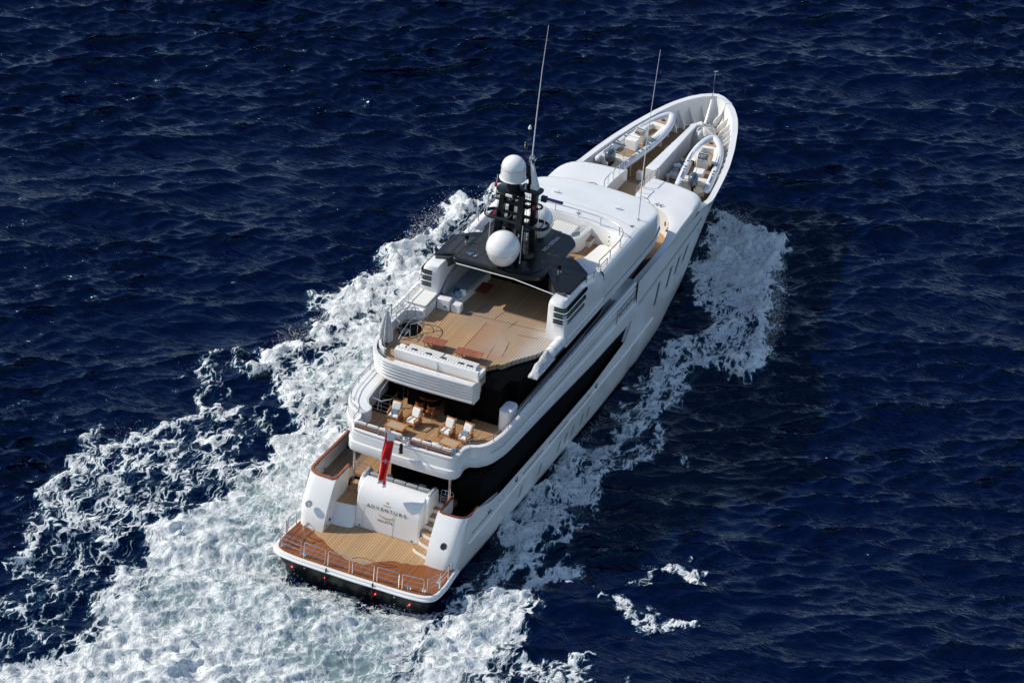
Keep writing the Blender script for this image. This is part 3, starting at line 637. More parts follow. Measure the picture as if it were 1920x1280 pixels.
# ---------------- white side band (superstructure sides), arches and louvres
def side_sec(y, top):
    wO = tab([(16,4.72),(29,4.72),(31.4,4.6)], y)
    return [(wO-.35,7.93),(wO,7.93),(wO+.02,8.42),(wO-.03,8.44),(wO-.05,lerp(8.5,top,.5)),(wO-.17,lerp(8.5,top,.8)),(wO-.38,top-.04),(wO-.62,top),(wO-1.2,top-.0),(wO-1.3,top-.25),(wO-1.32,8.3)]
for sd in (-1, 1):
    rows = []; ys = [17.55,17.62,17.8,18.2,19,20,20.8,21.4,22.0,22.6,23.2]
    for y in ys:
        top = tab([(17.55,10.45),(17.62,10.7),(17.8,10.82),(20,10.78),(20.8,10.7),(21.4,10.5),(22,10.28),(22.6,10.18),(23.2,10.15)], y)
        s_ = side_sec(y, top)
        if y > 21: s_ = [(x+(.62 if i >= 8 else (.25 if i == 7 else 0))*min(1,(y-21)/1.6), z) for i, (x, z) in enumerate(s_)]
        if y < 17.8: s_ = [(lerp(4.0, x, .93 if y > 17.6 else .86), z) for x, z in s_]
        rows.append([(sd*x, y, z) for x, z in s_])
    mb = MB(); mb.grid(rows, cap0=True, closed=True); arch = part('arch', mb, WH, smooth=50)
    for k, z in enumerate((10.36, 9.96, 9.56)):
        xo = lambda z_: 4.72-.05-.12*max(0,(z_-9.66)/1.0)-.03
        for dz in (.075,-.075):
            zz = z+dz
            p = [(3.85,17.54,zz),(4.38,17.53,zz),(4.50,17.60,zz),(xo(zz)+.02,17.80,zz),(xo(zz)+.02,18.2,zz),(xo(zz)+.02,19.4,zz+.0),(xo(zz)+.02,20.55-.25*k,zz)]
            part('louvre', MB().tube([(sd*a, b, c) for a, b, c in p], .05, n=7), GLM, arch)
        part('louvre', MB().tube([(sd*(xo(z)+.02),20.55-.25*k,z+.075),(sd*(xo(z)+.02),20.63-.25*k,z),(sd*(xo(z)+.02),20.55-.25*k,z-.075)], .05, n=7), GLM, arch)
# forward ring of the roof (side band + pilothouse roof) as one shell around the cockpit
RP = [(4.72,23.2),(4.72,25),(4.72,27),(4.71,29),(4.66,30.6),(4.58,31.6),(4.40,32.6),(4.02,33.35),(3.4,33.9),(2.4,34.25),(1.2,34.42),(0,34.46)]
QI = [(4.05,23.2),(4.12,24.6),(4.15,25.6),(4.12,26.3),(4.0,26.9),(3.72,27.38),(3.3,27.68),(2.8,27.85),(2.2,27.98),(1.5,28.05),(.8,28.1),(0,28.12)]
RPF = RP+[(-x,y) for x,y in RP[::-1][1:]]; QIF = QI+[(-x,y) for x,y in QI[::-1][1:]]
def roofz(x, y): return tab([(23,10.15),(28.1,10.15),(29.4,10.04),(31.5,9.66),(33.2,9.3),(34.5,9.12)], y)+(.10*(1-(x/4.7)**2) if y > 28 else 0)
def inset(P, d): return offset_open(P, d)
rings = []
rings.append([(x,y,7.93) for x,y in inset(RPF,.35)]); rings.append([(x,y,7.93) for x,y in RPF])
rings.append([(x,y,8.40) for x,y in inset(RPF,-.03)]); rings.append([(x,y,8.43) for x,y in inset(RPF,.03)])
for f, ins in ((.35,.03),(.7,.10),(.92,.16),(.985,.28),(1.0,.45)):
    rings.append([(x,y,lerp(8.46, roofz(x,y), f)) for (x,y) in inset(RPF,ins)])
A = inset(RPF,.45)
for f in (.25,.5,.75,1.0):
    r = []
    for (x,y),(qx,qy) in zip(A,QIF):
        X, Y = lerp(x,qx,f), lerp(y,qy,f); r.append((X,Y,roofz(X,Y)))
    rings.append(r)
rings.append([(x*.985,y-.03,10.10) for x,y in QIF]); rings.append([(x*.98,y-.06,8.9) for x,y in QIF])
mb = MB(); mb.grid(rings); roof = part('pilothouse_roof', mb, WH, smooth=42)
part('edge_line', MB().tube([(x,y,8.43) for x,y in inset(RPF,-.0)], .016, n=4), GRV, roof)
part('roof_seam', MB().tube([(x,y,roofz(x,y)+.002) for x,y in smooth_tab([(-4.0,28.9),(-2.5,29.5),(0,29.75),(2.5,29.5),(4.0,28.9)],4)], .011, n=4), SEAM, roof)
part('rim_seam', MB().tube([(x,y,roofz(x,y)+.002) for x,y in ((4.4,27.6),(3.5,28.0),(3.1,28.9))], .009, n=4), SEAM, roof)
mb = MB(); rail(mb, [(sx*1.03, y+.10, 10.14) for sx, y in smooth_tab(QIF[:], 2)], .58, .032, (), 1.55); part('arc_rail', mb, DSS, roof)
for x, y in ((-1.9,31.0),(2.1,31.1)):
    z = roofz(x,y); mb = MB(); mb.box(x-.22,x+.22,y-.12,y+.12,z+.10,z+.15); mb.box(x-.1,x+.1,y-.06,y+.06,z-.02,z+.10); part('roof_vent', mb, LET, roof, bevel=.015)
for x, y in ((.6,28.6),(3.9,29.0),(-3.6,28.9)): cleat(x, y, roofz(x,y), .4, .9, n='deck_fitting', parent=roof)
part('whip_antenna', MB().tube([(3.78,30.3,roofz(3.78,30.3)),(3.80,30.3,13.5),(3.9,30.3,17),(4.12,30.25,21.4)], [.045,.032,.02,.012], n=7), LET, roof)
part('antenna_foot', MB().lathe([(.10,0),(.10,.05),(.05,.12)], (3.78,30.3,roofz(3.78,30.3)), 10), SS, roof)
# forward cockpit
ck = part('cockpit_floor', MB().prism([(x*.99,y) for x,y in QIF]+[(-4.1,22.35),(4.1,22.35)], 8.5, 8.92), TEAK, smooth=0)
tub = rpoly([(-2.2,26.0),(-.2,26.0),(1.55,26.1),(1.75,27.5),(1.75,28.0),(-2.2,28.0)], [0,0,.75,.3,0,0], 8)
mb = MB(); ti = [(lerp(x,-.1,.07), lerp(y,27.2,.08)) for x,y in tub]
mb.grid([[(x,y,8.92) for x,y in tub],[(x,y,9.88) for x,y in tub],[(x,y,9.93) for x,y in ti],[(x,y,9.55) for x,y in ti]], closed=True, cap1=True)
tb = part('lounge_tub', mb, WH, smooth=50)
for x0, x1 in ((-2.1,-.62),(-.58,.95)): part('striped_pad', MB().box(x0,x1,26.6,27.96,9.5,9.80), STRP, tb, bevel=.04)
for x, y, a in ((.2,26.5,.1),(.85,26.4,-.1),(-.8,26.5,.1),(1.2,26.9,.9),(1.35,27.4,1.3)):
    mb = MB(); mb.obox((x,y,9.86), (.27*math.cos(a),.27*math.sin(a),0), (-.04*math.sin(a),.04*math.cos(a),.02), (0,-.05,.14)); part('bolster', mb, CUB if x < 1.3 else CUW, tb, bevel=.05)
part('starboard_sunpad', MB().prism(rpoly([(2.45,25.3),(3.85,25.3),(3.85,27.2),(2.65,27.35)], [.1,.1,.3,.3], 4), 8.92, 9.42), CUW, ck, bevel=.06, seg=3)
part('starboard_sunpad_roll', MB().tube([(2.5,25.15,9.42),(3.8,25.1,9.42)], .12, n=10), CUW, ck)
part('port_sunpad', MB().prism(rpoly([(-3.85,24.2),(-2.45,24.2),(-2.65,26.6),(-3.85,26.6)], .15, 4), 8.92, 9.42), CUW, ck, bevel=.06, seg=3)
part('aft_locker', MB().box(2.2,4.05,23.4,25.0,8.92,9.55), WH, ck, bevel=.10, seg=3)
part('step_box', MB().box(1.35,2.0,27.3,27.95,8.92,9.35), WH, ck, bevel=.03)
part('step_tread', MB().box(1.30,2.02,27.25,27.97,9.35,9.38), TEAK, ck)
part('step_box', MB().box(.7,1.35,25.2,25.8,8.92,9.15), WH, ck, bevel=.03)
part('step_tread', MB().box(.68,1.38,25.18,25.82,9.15,9.18), TEAK, ck)
mb = MB()
for i in range(7): mb.tube([(1.0+.13*i,28.02,9.35),(1.15+.13*i,28.02,9.95)], .006, n=4)
for i in range(4): mb.tube([(1.0,28.02,9.4+.14*i),(1.9,28.02,9.4+.14*i)], .006, n=4)
part('grille', mb, SEAM, ck)
for z in (9.2,9.5,9.8): part('switch', MB().lathe([(.035,0),(.035,.03)], (3.0,27.72,z), 8, axis=(0,-1,0)), GRV, ck)
part('wall_socket', MB().box(.05,.28,27.98,28.03,9.3,9.7), DSS, ck)

# ---------------- port bench under the hardtop, bulkhead
bn = part('bench', MB().prism(rpoly([(-3.3,17.9),(-2.35,17.9),(-2.15,19.0),(-2.0,22.0),(-3.3,22.0)], [.2,.3,.3,0,0], 4), 8.3, 8.78), WH, bevel=.03)
part('bench_cushion', MB().prism([(-3.25,18.2),(-2.4,18.2),(-2.2,19.1),(-2.05,21.9),(-3.25,21.9)], 8.78, 8.92), CUG, bn, bevel=.04)
mb = MB(); mb.grid([[(-3.3,17.8,8.8),(-3.36,18.8,8.85),(-3.36,20.5,8.85),(-3.36,22,8.85)],[(-3.3,17.8,9.1),(-3.38,18.8,9.7),(-3.38,20.5,10.1),(-3.38,22,10.2)],[(-3.15,17.8,9.1),(-3.2,18.8,9.7),(-3.2,20.5,10.1),(-3.2,22,10.2)],[(-3.1,17.8,8.8),(-3.1,18.8,8.85),(-3.1,20.5,8.85),(-3.1,22,8.85)]])
part('bench_back', mb, CUG, bn)
part('pedestal', MB().box(-3.3,-2.5,17.25,17.75,8.3,9.02), WH, bn, bevel=.05)
part('pedestal', MB().box(-2.45,-1.85,17.35,17.8,8.3,8.85), WH, bn, bevel=.05)
part('pedestal_knob', MB().lathe([(.06,0),(.06,.03)], (-2.75,17.24,8.6), 12, axis=(0,-1,0)), GRV, bn)
part('table_top', MB().box(-1.9,-1.2,19.4,20.6,8.78,8.83), VARD, bn)
for x, y, m_ in ((-2.4,18.2,CUB),(-2.6,18.5,CUN),(-2.25,18.5,CUW)):
    mb = MB(); mb.obox((x,y,9.05), (.18,.06,0), (-.05,.1,.05), (0,.02,.12)); part('scatter_cushion', mb, m_, bn, bevel=.05)
part('centre_bulkhead', MB().box(-3.2,3.3,22.2,22.35,8.3,10.8), GLM)

# ================================================================ HARDTOP AND MAST
def hz(x, y): return 11.06-.07*max(0, abs(x)-2.75)**1.7
mb = MB(); rows_t = []; 
def arm(sd):
    T = []
    for k in range(9):
        x = lerp(2.1, 4.28, k/8)
        y0 = tab([(2.1,20.3),(2.4,19.9),(3.45,18.42),(3.8,18.45),(4.28,18.75)], x) if sd > 0 else tab([(2.1,18.9),(3.2,19.1),(4.28,18.75)], x)
        y1 = tab([(2.1,21.9),(3.0,22.25),(4.28,21.3)], x)
        T.append([(sd*x, lerp(y0,y1,j/4), hz(x,0)) for j in range(5)])
    B = [[(x, y, z-.10-(.5*max(0,abs(x)-3.6))) for x, y, z in r] for r in T]
    m_ = MB(); n = 9
    loop = [[*T[k], *B[k][::-1]] for k in range(n)]
    m_.grid(loop, closed=True, cap0=True, cap1=True); return m_
CEN = rpoly([(-2.9,18.9),(2.1,18.95),(2.45,20.3),(2.5,23.75),(1.9,24.5),(.1,24.85),(-1.6,24.8),(-2.9,24.3)], [.2,.3,.3,.3,.3,.4,.4,.2], 5)
ht = part('hardtop', MB().prism(CEN, 10.90, 11.07), BK, bevel=.03)
for sd in (-1, 1): part('hardtop_arm', arm(sd), BK, ht, smooth=50)
part('nonskid_panel', MB().prism([(-2.75,20.3),(.9,20.3),(.9,24.3),(-1.6,24.5),(-2.7,24.1)], 11.07, 11.078), BKM, ht, smooth=0)
part('nonskid_panel', MB().prism([(-3.9,19.2),(-2.95,19.2),(-2.95,21.5),(-3.9,21.3)], lambda x,y: hz(x,y)+.004, lambda x,y: hz(x,y)+.010), BKM, ht, smooth=0)
part('nonskid_panel', MB().prism([(.95,20.5),(2.3,20.5),(2.3,22.3),(.95,22.3)], 11.07, 11.078), BKM, ht, smooth=0)
VIS = rpoly([(-3.1,18.42),(1.1,18.52),(2.45,19.2),(2.2,20.2),(-3.0,20.2)], [.35,.8,.5,.1,.3], 6)
vs_ = part('aft_visor', MB().prism(VIS, 10.86, 11.18), BK, ht, bevel=.06, seg=3)
part('nonskid_panel', MB().prism(rpoly([(-2.9,18.62),(-.1,18.68),(-.1,20.1),(-2.9,20.1)], .2, 4), 11.18, 11.188), BKM, ht, smooth=0)
part('light_strip', MB().tube([(-2.75,18.37,10.93),(.9,18.46,10.93),(3.4,18.42,10.70)], .028, n=6), LET, ht)
part('mast_plinth', MB().prism([(.55+1.45*math.cos(R(a)), 19.9+1.15*math.sin(R(a))) for a in range(0,360,15)], 11.1, 11.24), BK, ht, bevel=.03)
gus = MB(); gus.grid([[(2.55,20.1,10.95),(2.9,19.7,9.9),(3.1,19.4,9.2)],[(3.5,18.5,10.9),(3.95,18.2,10.7),(3.98,18.1,10.5)]]); 
mb = MB(); mb.prism([(2.45,19.95),(3.35,18.5),(4.1,18.3),(4.15,18.5),(3.4,18.7),(2.6,20.2)], 10.05, 10.95); part('hardtop_gusset', mb, GRY, ht)
mb = MB(); mb.prism([(-2.9,19.95),(-3.35,18.75),(-4.1,18.45),(-4.15,18.6),(-3.4,18.9),(-3.0,20.2)], 10.35, 10.92); part('hardtop_gusset', mb, GRY, ht)
text_obj('registration_number', 'NO-1007641', .36, LET, ht, basis((.08,1,0), (-1,.08,0), (1.2,23.05,11.085)))
def fitting(x, y, z, s=1.0):
    mb = MB(); mb.lathe([(.11*s,0),(.11*s,.08*s),(.06*s,.1*s),(.06*s,.25*s)], (x,y,z), 12); part('searchlight_foot', mb, SS, ht)
    mb = MB(); mb.lathe([(.05,-.16),(.11,-.14),(.13,.12),(.10,.13),(.02,.0)], (x-.02,y-.02,z+.36*s), 14, axis=(.5,-.7,.35)); part('searchlight', mb, BK, ht)
fitting(-3.15,20.7,11.0,1.15); fitting(2.9,20.3,11.0,1.15)
cleat(-2.3,19.3,11.18,.3,1.1,n='deck_fitting',parent=ht); cleat(-1.95,19.25,11.18,1.0,.8,n='deck_fitting',parent=ht)
part('deck_light', MB().lathe([(.09,0),(.09,.04)], (1.35,19.35,11.24), 12), SS, ht)
def dome(name, c, r, kind, parent):
    if kind == 'egg':
        prof = [(.52*r,-1.0*r),(.62*r,-.93*r)]+[(r*math.cos(t)*(1.0 if t > -.25 else 1.0), r*math.sin(t)) for t in [R(a) for a in (-42,-32,-22,-10,0,12,24,36,48,58,68,77,84,88)]]
        prof[2] = (.80*r,-.66*r)
    else:
        prof = [(.90*r,-1.02*r),(1.08*r,-1.0*r),(1.1*r,-.93*r),(1.02*r,-.9*r),(1.0*r,-.5*r),(.99*r,.0)]+[(r*.99*math.cos(t), r*.98*math.sin(t)) for t in [R(a) for a in (12,24,36,48,58,68,77,84,88)]]
    return part(name, MB().lathe(prof, c, 48), WH, parent, smooth=50)
mast = part('mast', MB().lathe([(.5,0),(.42,.25)], (.55,20.9,11.2), 16), BK)
def leg(mb, a, b, wa, wb, da, db):
    a = Vector(a); b = Vector(b); rows = []
    for p, w__, d__ in ((a,wa,da),(b,wb,db)):
        rows.append([(p.x-w__,p.y-d__,p.z),(p.x+w__,p.y-d__,p.z),(p.x+w__,p.y+d__,p.z),(p.x-w__,p.y+d__,p.z)])
    mb.grid(rows, closed=True, cap0=True, cap1=True)
for a, b_ in (((-1.62,21.3,11.1),(-1.12,20.9,15.05)),((-1.22,22.3,11.1),(-.80,21.7,15.05)),((.32,20.2,11.1),(.02,20.8,15.1)),((.78,21.2,11.1),(.52,21.5,15.3))):
    mb = MB(); leg(mb, a, b_, .21, .16, .25, .20); part('mast_leg', mb, BK, mast, bevel=.05)
for z, x0, x1 in ((12.6,-1.5,.6),(14.1,-1.2,.4)):
    mb = MB(); mb.box(x0,x1,21.0,21.35,z,z+.12); mb.box(x0,x1,21.8,21.95,z,z+.1); part('mast_brace', mb, BK, mast, bevel=.03)
def spreader(z, xl, xr, y0, y1, r):
    ym = (y0+y1)/2; h = (y1-y0)/2
    P = [(xr-h+h*math.sin(R(a)), ym-h*math.cos(R(a)), z) for a in range(0,181,22)]+[(xl+h-h*math.sin(R(a)), ym+h*math.cos(R(a)), z) for a in range(0,181,22)]
    mb = MB(); mb.tube(P, r, n=10, closed=True)
    x = xl+.6
    while x < xr-.3: mb.box(x-.04,x+.04,y0,y1,z-.04,z+.04); x += .42
    mb.box(xl+.35,xl+.9,y0+.05,y1-.05,z-.03,z+.05)
    return part('spreader', mb, BK, mast, smooth=50)
spreader(13.25,-2.25,1.65,20.6,21.6,.10)
spreader(14.35,-1.8,1.15,20.9,21.5,.07)
part('radar_platform', MB().lathe([(.1,-.35),(.55,-.2),(.84,-.02),(.86,.03),(.82,.06),(.0,.07)], (-.72,20.95,15.15), 32), BK, mast)
part('dome_pedestal', MB().lathe([(.42,0),(.36,.55)], (-.62,20.95,15.2), 20), BK, mast)
dome('radar_dome', (-.69,20.95,16.62), .715, 'cyl', mast)
part('dome_pedestal', MB().lathe([(.45,0),(.42,.3)], (-.22,19.2,11.18), 20), BK, mast)
dome('radar_dome', (-.24,19.2,12.33), .99, 'egg', mast)
part('dome_pedestal', MB().lathe([(.42,0),(.42,.3)], (.12,23.3,11.07), 20), BK, mast)
dome('radar_dome', (.12,23.3,12.2), .93, 'egg', mast)
mb = MB(); mb.tube([(.15,21.3,15.1),(.35,21.2,15.75),(.15,21.2,16.9)], [.16,.15,.09], n=8); part('mast_head', mb, BK, mast)
mb = MB(); leg(mb, (.65,21.25,15.25), (.32,21.25,17.0), .24, .07, .2, .07); part('antenna_cone', mb, WH, mast)
part('horn_platform', MB().prism(rpoly([(-.2,20.7),(1.1,20.7),(1.15,21.5),(-.2,21.6)], .25, 5), 15.35, 15.45), BK, mast)
part('antenna_drum', MB().lathe([(.06,-.2),(.17,-.15),(.19,.05),(.15,.2),(.05,.26)], (.30,21.2,17.25), 14), SS, mast)
part('whip_antenna', MB().tube([(.30,21.2,17.4),(.36,21.2,20),(.47,21.2,23),(.66,21.15,25.9)], [.04,.03,.022,.012], n=7), LET, mast)
part('wind_sensor_pole', MB().tube([(-.25,21.5,16.0),(-.25,21.5,18.1),(-.15,21.5,18.6),(-.10,21.5,19.0)], [.04,.035,.02,.015], n=6), BK, mast)
part('wind_sensor', MB().lathe([(.1,-.1),(.1,.0),(.03,.14)], (-.10,21.5,19.1), 10), LET, mast)
part('sensor_stack', MB().lathe([(.05,0),(.12,.06),(.07,.1),(.12,.2),(.07,.25),(.12,.34),(.05,.42)], (-.25,21.5,17.7), 10), BK, mast)
part('radar_scanner', MB().box(1.25,2.35,21.3,21.45,14.85,15.0), BLU, mast, bevel=.04)
part('radar_scanner_foot', MB().box(1.0,1.35,21.25,21.5,14.7,15.05), BK, mast, bevel=.03)
for x, z in ((-1.55,13.35),(.85,14.4),(-1.62,15.2)):
    part('red_lamp', MB().lathe([(.08,0),(.08,.22)], (x,20.75,z), 10), REDP, mast)
part('lamp_box', MB().box(-.70,-.28,20.05,20.15,15.12,15.28), LET, mast, bevel=.03)
for x, y, z, h in ((-2.05,20.7,13.3,1.6),(-1.65,20.9,14.4,1.5),(-1.4,21.1,14.4,.9),(1.15,20.75,13.3,1.5),(1.45,21.0,13.3,1.3),(.95,21.0,14.4,1.0),(.62,19.75,11.24,2.5),(-2.0,21.2,11.1,2.2),(.15,20.9,15.45,.5)):
    part('rod_antenna', MB().tube([(x,y,z),(x,y,z+.12),(x+.01,y,z+.13),(x+.03,y,z+h)], [.045,.04,.026,.016], n=6), LET, mast)
for a, b_ in (((-1.5,20.6,12.6),(-1.3,20.6,15)),((.75,20.7,11.3),(.5,20.8,15.2)),((.6,20.65,11.3),(.35,20.75,15.2))):
    part('mast_cable', MB().tube([a,b_], .015, n=4), GRY, mast)
for x, y in ((.30,20.0),(.66,20.35)):
    for k, ch in enumerate('24' if x < .5 else '27'):
        text_obj('mast_mark', ch, .24, LET, mast, basis((1,0,0), (0,.15,1), (x+.06,y-.09,12.9-.3*k)))
# aft bits of the sundeck roof on the port side forward of the hardtop
part('stairwell_hood', MB().box(-4.0,-3.0,22.6,23.8,9.9,10.2), WH, bevel=.05)
part('dark_hatch', MB().box(-3.6,-2.9,24.2,24.9,10.18,10.24), BK)
for sd in (-1,1):
    mb = MB(); rail(mb, [(sd*4.4,20.9,10.45),(sd*4.45,22.2,10.2),(sd*4.4,24,10.12)], .5, .026, (.25,), 1.1); part('side_rail', mb, DSS)

# ================================================================ FOREDECK
# walkway, front coach roof, notch with stairs
part('painted_recess_shade', MB().prism([(3.5,28.75),(4.66,28.75),(4.66,33.0),(4.0,33.2),(3.5,32.4)], 5.955, 5.965), GLM)  # flat black sheet on the walkway, painted shadow of the doorway
part('bridge_walkway', MB().prism([(4.7,28.7),(4.72,33),(4.5,36),(3.6,37.2),(0,37.6),(-3.6,37.2),(-4.5,36),(-4.72,33),(-4.7,28.7)], 5.6, 5.95), TEAK, smooth=0)
WI = smooth_tab([(4.42,28.6),(4.44,31.5),(4.40,33.4),(4.15,34.9),(3.6,35.9),(2.7,36.5),(1.8,36.75),(.95,36.85)], 3)
def ctop(x, y): 
    e = max(0, abs(x)-3.3); f = max(0, y-38.5)
    return tab([(28,6.9),(31,6.92),(33.5,7.15),(35.5,7.48),(38,7.55),(40.6,7.30)], y)-.06*e*e-.02*f*f*.5
rowsI = WI
OUT = []
NW = len(WI)
for i in range(NW):
    t = i/(NW-1)
    OUT.append(None)
def coach(sd):
    # inner arc -> top surface -> front and outer edge
    inner = list(WI); n = len(inner)
    outer_path = [(hw(28.7,6.9)-.02,28.6),(hw(31,6.9)-.02,31),(hw(34,6.9)-.02,34),(hw(37,6.9)-.02,37),(4.74,38.6),(4.55,39.5),(4.1,40.05),(3.3,40.3),(2.3,40.5),(.95,40.62)]
    sp = smooth_tab(outer_path, 6)
    L = [0]
    for i in range(1,len(sp)): L.append(L[-1]+math.dist(sp[i-1],sp[i]))
    Li = [0]
    for i in range(1,n): Li.append(Li[-1]+math.dist(inner[i-1],inner[i]))
    rows = []
    for i in range(n):
        f = Li[i]/Li[-1]*L[-1]; k = max(j for j in range(len(L)) if L[j] <= f+1e-6); k = min(k, len(L)-2)
        q = (f-L[k])/max(1e-6, L[k+1]-L[k]); o = (lerp(sp[k][0],sp[k+1][0],q), lerp(sp[k][1],sp[k+1][1],q)); a = inner[i]
        zi = ctop(*a); r = [(a[0],a[1],5.9),(a[0],a[1],zi-.05),(lerp(a[0],o[0],.06),lerp(a[1],o[1],.06),ctop(*a))]
        for g in (.25,.5,.75,.88): X, Y = lerp(a[0],o[0],g), lerp(a[1],o[1],g); r.append((X,Y,ctop(X,Y)))
        zo = ctop(*o); X, Y = lerp(a[0],o[0],.95), lerp(a[1],o[1],.95); low = 6.86 if o[1] < 39 else 5.0
        r.append((X,Y,lerp(ctop(X,Y),low,.12 if o[1]<39 else .05))); r.append((lerp(a[0],o[0],.985),lerp(a[1],o[1],.985),lerp(zo,low,.45 if o[1]<39 else .12))); r.append((o[0],o[1],low if o[1]<39 else 6.9))
        r.append((o[0],o[1],low-.02 if o[1] < 39 else 5.0))
        rows.append([(sd*x,y,z) for x,y,z in r])
    mb = MB(); mb.grid(rows); return mb
fc = part('front_coach_roof', coach(1), WH, smooth=40)
part('front_coach_roof', coach(-1), WH, smooth=40)
part('notch_floor', MB().box(-.95,.95,36.7,40.4,6.1,6.45), TEAK, fc, smooth=0)
for x in (-.95,.95):
    part('notch_wall', MB().prismx([(36.8,6.0),(36.8,7.46),(38.2,7.52),(40.4,7.3),(40.6,7.1),(40.6,5.2),(39.5,5.2)], x-(.04 if x<0 else 0), x+(.04 if x>0 else 0)), WH, fc)
for i in range(4): part('stair_step', MB().box(-.91,.91,40.4+.28*i,40.68+.28*i,5.0,6.3-.28*i), TEAKW, fc, smooth=0)
mb = MB()
for sx in (-1.05, 1.05):
    for y0, y1, h in ((36.9,38.2,.62),(38.4,40.3,.62)):
        z0 = ctop(1,y0); z1 = ctop(1,y1)
        mb.tube([(sx,y0,z0),(sx,y0+.05,z0+h-.1),(sx,y0+.2,z0+h),(sx,y1-.15,z1+h),(sx,y1,z1+h-.1),(sx,y1+.05,z1)], .028, n=7)
        mb.tube([(sx,(y0+y1)/2,ctop(1,(y0+y1)/2)),(sx,(y0+y1)/2,ctop(1,(y0+y1)/2)+h)], .02, n=5)
mb.tube([(-1.05,40.4,7.9),(-.95,41.0,7.6),(-.95,41.2,6.4)], .028, n=7); mb.tube([(1.05,40.4,7.9),(.95,41.0,7.6),(.95,41.2,6.4)], .028, n=7)
mb.tube([(1.1,36.9,7.5),(1.6,36.7,7.85),(2.1,36.55,7.8),(2.3,36.5,7.5)], .024, n=6)
mb.tube([(-1.1,36.9,7.5),(-1.6,36.7,7.85),(-2.2,36.55,7.8),(-2.5,36.5,7.5)], .024, n=6)
mb.tube([(-.9,37.1,6.45),(-.9,37.1,7.2),(-.3,37.1,7.2)], .022, n=6)
part('notch_rail', mb, SS, fc)
for x,y in ((2.6,36.75),(2.9,36.68)): cleat(x,y,ctop(x,y),.9,.9,n='deck_fitting',parent=fc)
part('deck_camera', MB().box(3.95,4.25,34.9,35.3,6.9,7.1), DSS, fc, bevel=.04)
part('wall_lamp', MB().box(3.5,3.8,35.9,36.0,6.7,7.0), DSS, fc)
# deck, bulwark lining, cap and stays
ys = [39.0,40,41.3]+list(np.arange(42,50,.8))+[50.2,51,51.7,52.2,52.6,52.9,53.1,53.25]
def inn(y, z, o=.34): 
    k = max(0, hw(y, z)-o); return k
rowsL = []
CAPY = [38.3,39.2,40.2,40.9,41.6]+list(np.arange(42.3,50,.7))+[50.3,51,51.6,52.2,52.7,53.1,53.4,53.7,53.86,53.96,54.0]
outer = [(hw(y, 6.5), y) for y in CAPY]; outer = outer+[(-x,y) for x,y in outer[::-1][1:]]
inner_ = offset_open(outer, .36)
inner_ = [((min(x,99) if i < len(CAPY) else x), y) for i,(x,y) in enumerate(inner_)]
mb = MB(); mb.grid([[(x,y,sheer(y)-.04) for x,y in outer],[(x,y,sheer(y)+.05) for x,y in outer],[(x,y,sheer(b[1])+.05) for (x,y),b in zip(inner_,outer)],[(x,y,sheer(b[1])-.06) for (x,y),b in zip(inner_,outer)]])
cap_ = part('bow_cap_rail', mb, WH, smooth=50)
lin_lo = [(x*.93, y*.985+.55, 5.05) for x,y in offset_open(outer, .5)]
mb = MB(); mb.grid([[(x,y,sheer(b[1])-.05) for (x,y),b in zip(inner_,outer)], [(x*.97,y-.15,5.75) for (x,y),b in zip(inner_,outer)], [(x*.91,y-.5*(1 if y>49 else 0)-.1,5.0) for (x,y),b in zip(inner_,outer)]])
part('bulwark_lining', mb, WHM, smooth=50)
part('cap_joint', MB().tube([(.35,53.5,6.8),(1.25,53.2,6.8)], .03, n=5), SS, cap_)
fdp = [(x*.95,y-.2) for x,y in inner_ ]
part('foredeck', MB().prism([(4.3,39.5)]+fdp+[(-4.3,39.5)], 4.85, 5.05), TEAKW, smooth=0)
for k, y in enumerate(np.arange(44.6, 53.2, .78)):
    for sd in (-1, 1):
        xo = hw(y,6.5)-.40; xi = xo-.42-(.15 if y > 50 else 0)
        if y > 51.8: xi = max(.15, xo-.55)
        mb = MB(); q = MB(); d = .05
        # triangular stay plate normal to the bulwark
        t = Vector((hw(y+.3,6.5)-hw(y-.3,6.5), .6, 0)).normalized(); n_ = Vector((-t.y, t.x, 0)) if sd > 0 else Vector((t.y, t.x, 0))
        a = Vector((sd*xo, y, 0)); tt = Vector((sd*t.x, t.y, 0))*d
        L_ = .82
        P = [a+Vector((0,0,6.2)), a-Vector((0,0,-5.02)), a+n_*L_+Vector((0,0,5.02)), a+n_*L_*.8+Vector((0,0,5.35))]
        P = [a+Vector((0,0,6.3)), a+Vector((0,0,5.02)), a+n_*L_+Vector((0,0,5.02)), a+n_*L_*.85+Vector((0,0,5.5))]
        mb._add([p-tt for p in P]+[p+tt for p in P], [(0,1,2,3),(7,6,5,4),(0,4,5,1),(1,5,6,2),(2,6,7,3),(3,7,4,0)]); part('bulwark_stay', mb, WH, cap_)
# centre gangway box (long white beam)
mb = MB(); mb.grid([[(-.52,42.7,z) if i == 0 else p for i, p in enumerate([(-.52,42.7,z),(.22,42.6,z),(.16,49.9,z),(-.18,49.9,z)])] for z in (5.05,6.45)], closed=True, cap0=True, cap1=True)
part('crane_housing', mb, WH, bevel=.04)
part('crane_end', MB().box(-.15,.12,49.9,50.2,5.05,6.3), DSS, bevel=.03)
mb = MB(); mb.lathe([(.32,0),(.32,.06),(.22,.12),(.16,.35),(.26,.42),(.26,.5),(.08,.55)], (.75,45.1,5.35), 20); part('windlass', mb, SS)
part('windlass_base', MB().box(.35,1.15,44.6,46.8,5.05,5.36), WH, bevel=.05)
for x, y, s in ((.75,46.0,1.4),(.95,46.5,1.2),(.6,47.0,1.3),(.95,45.3,1.2)): cleat(x,y,5.36 if y<46.8 else 5.05,.8,s,n='mooring_bitt')
part('windlass_gear', MB().lathe([(.16,0),(.18,.3),(.1,.4)], (.62,46.3,5.36), 12), DSS)
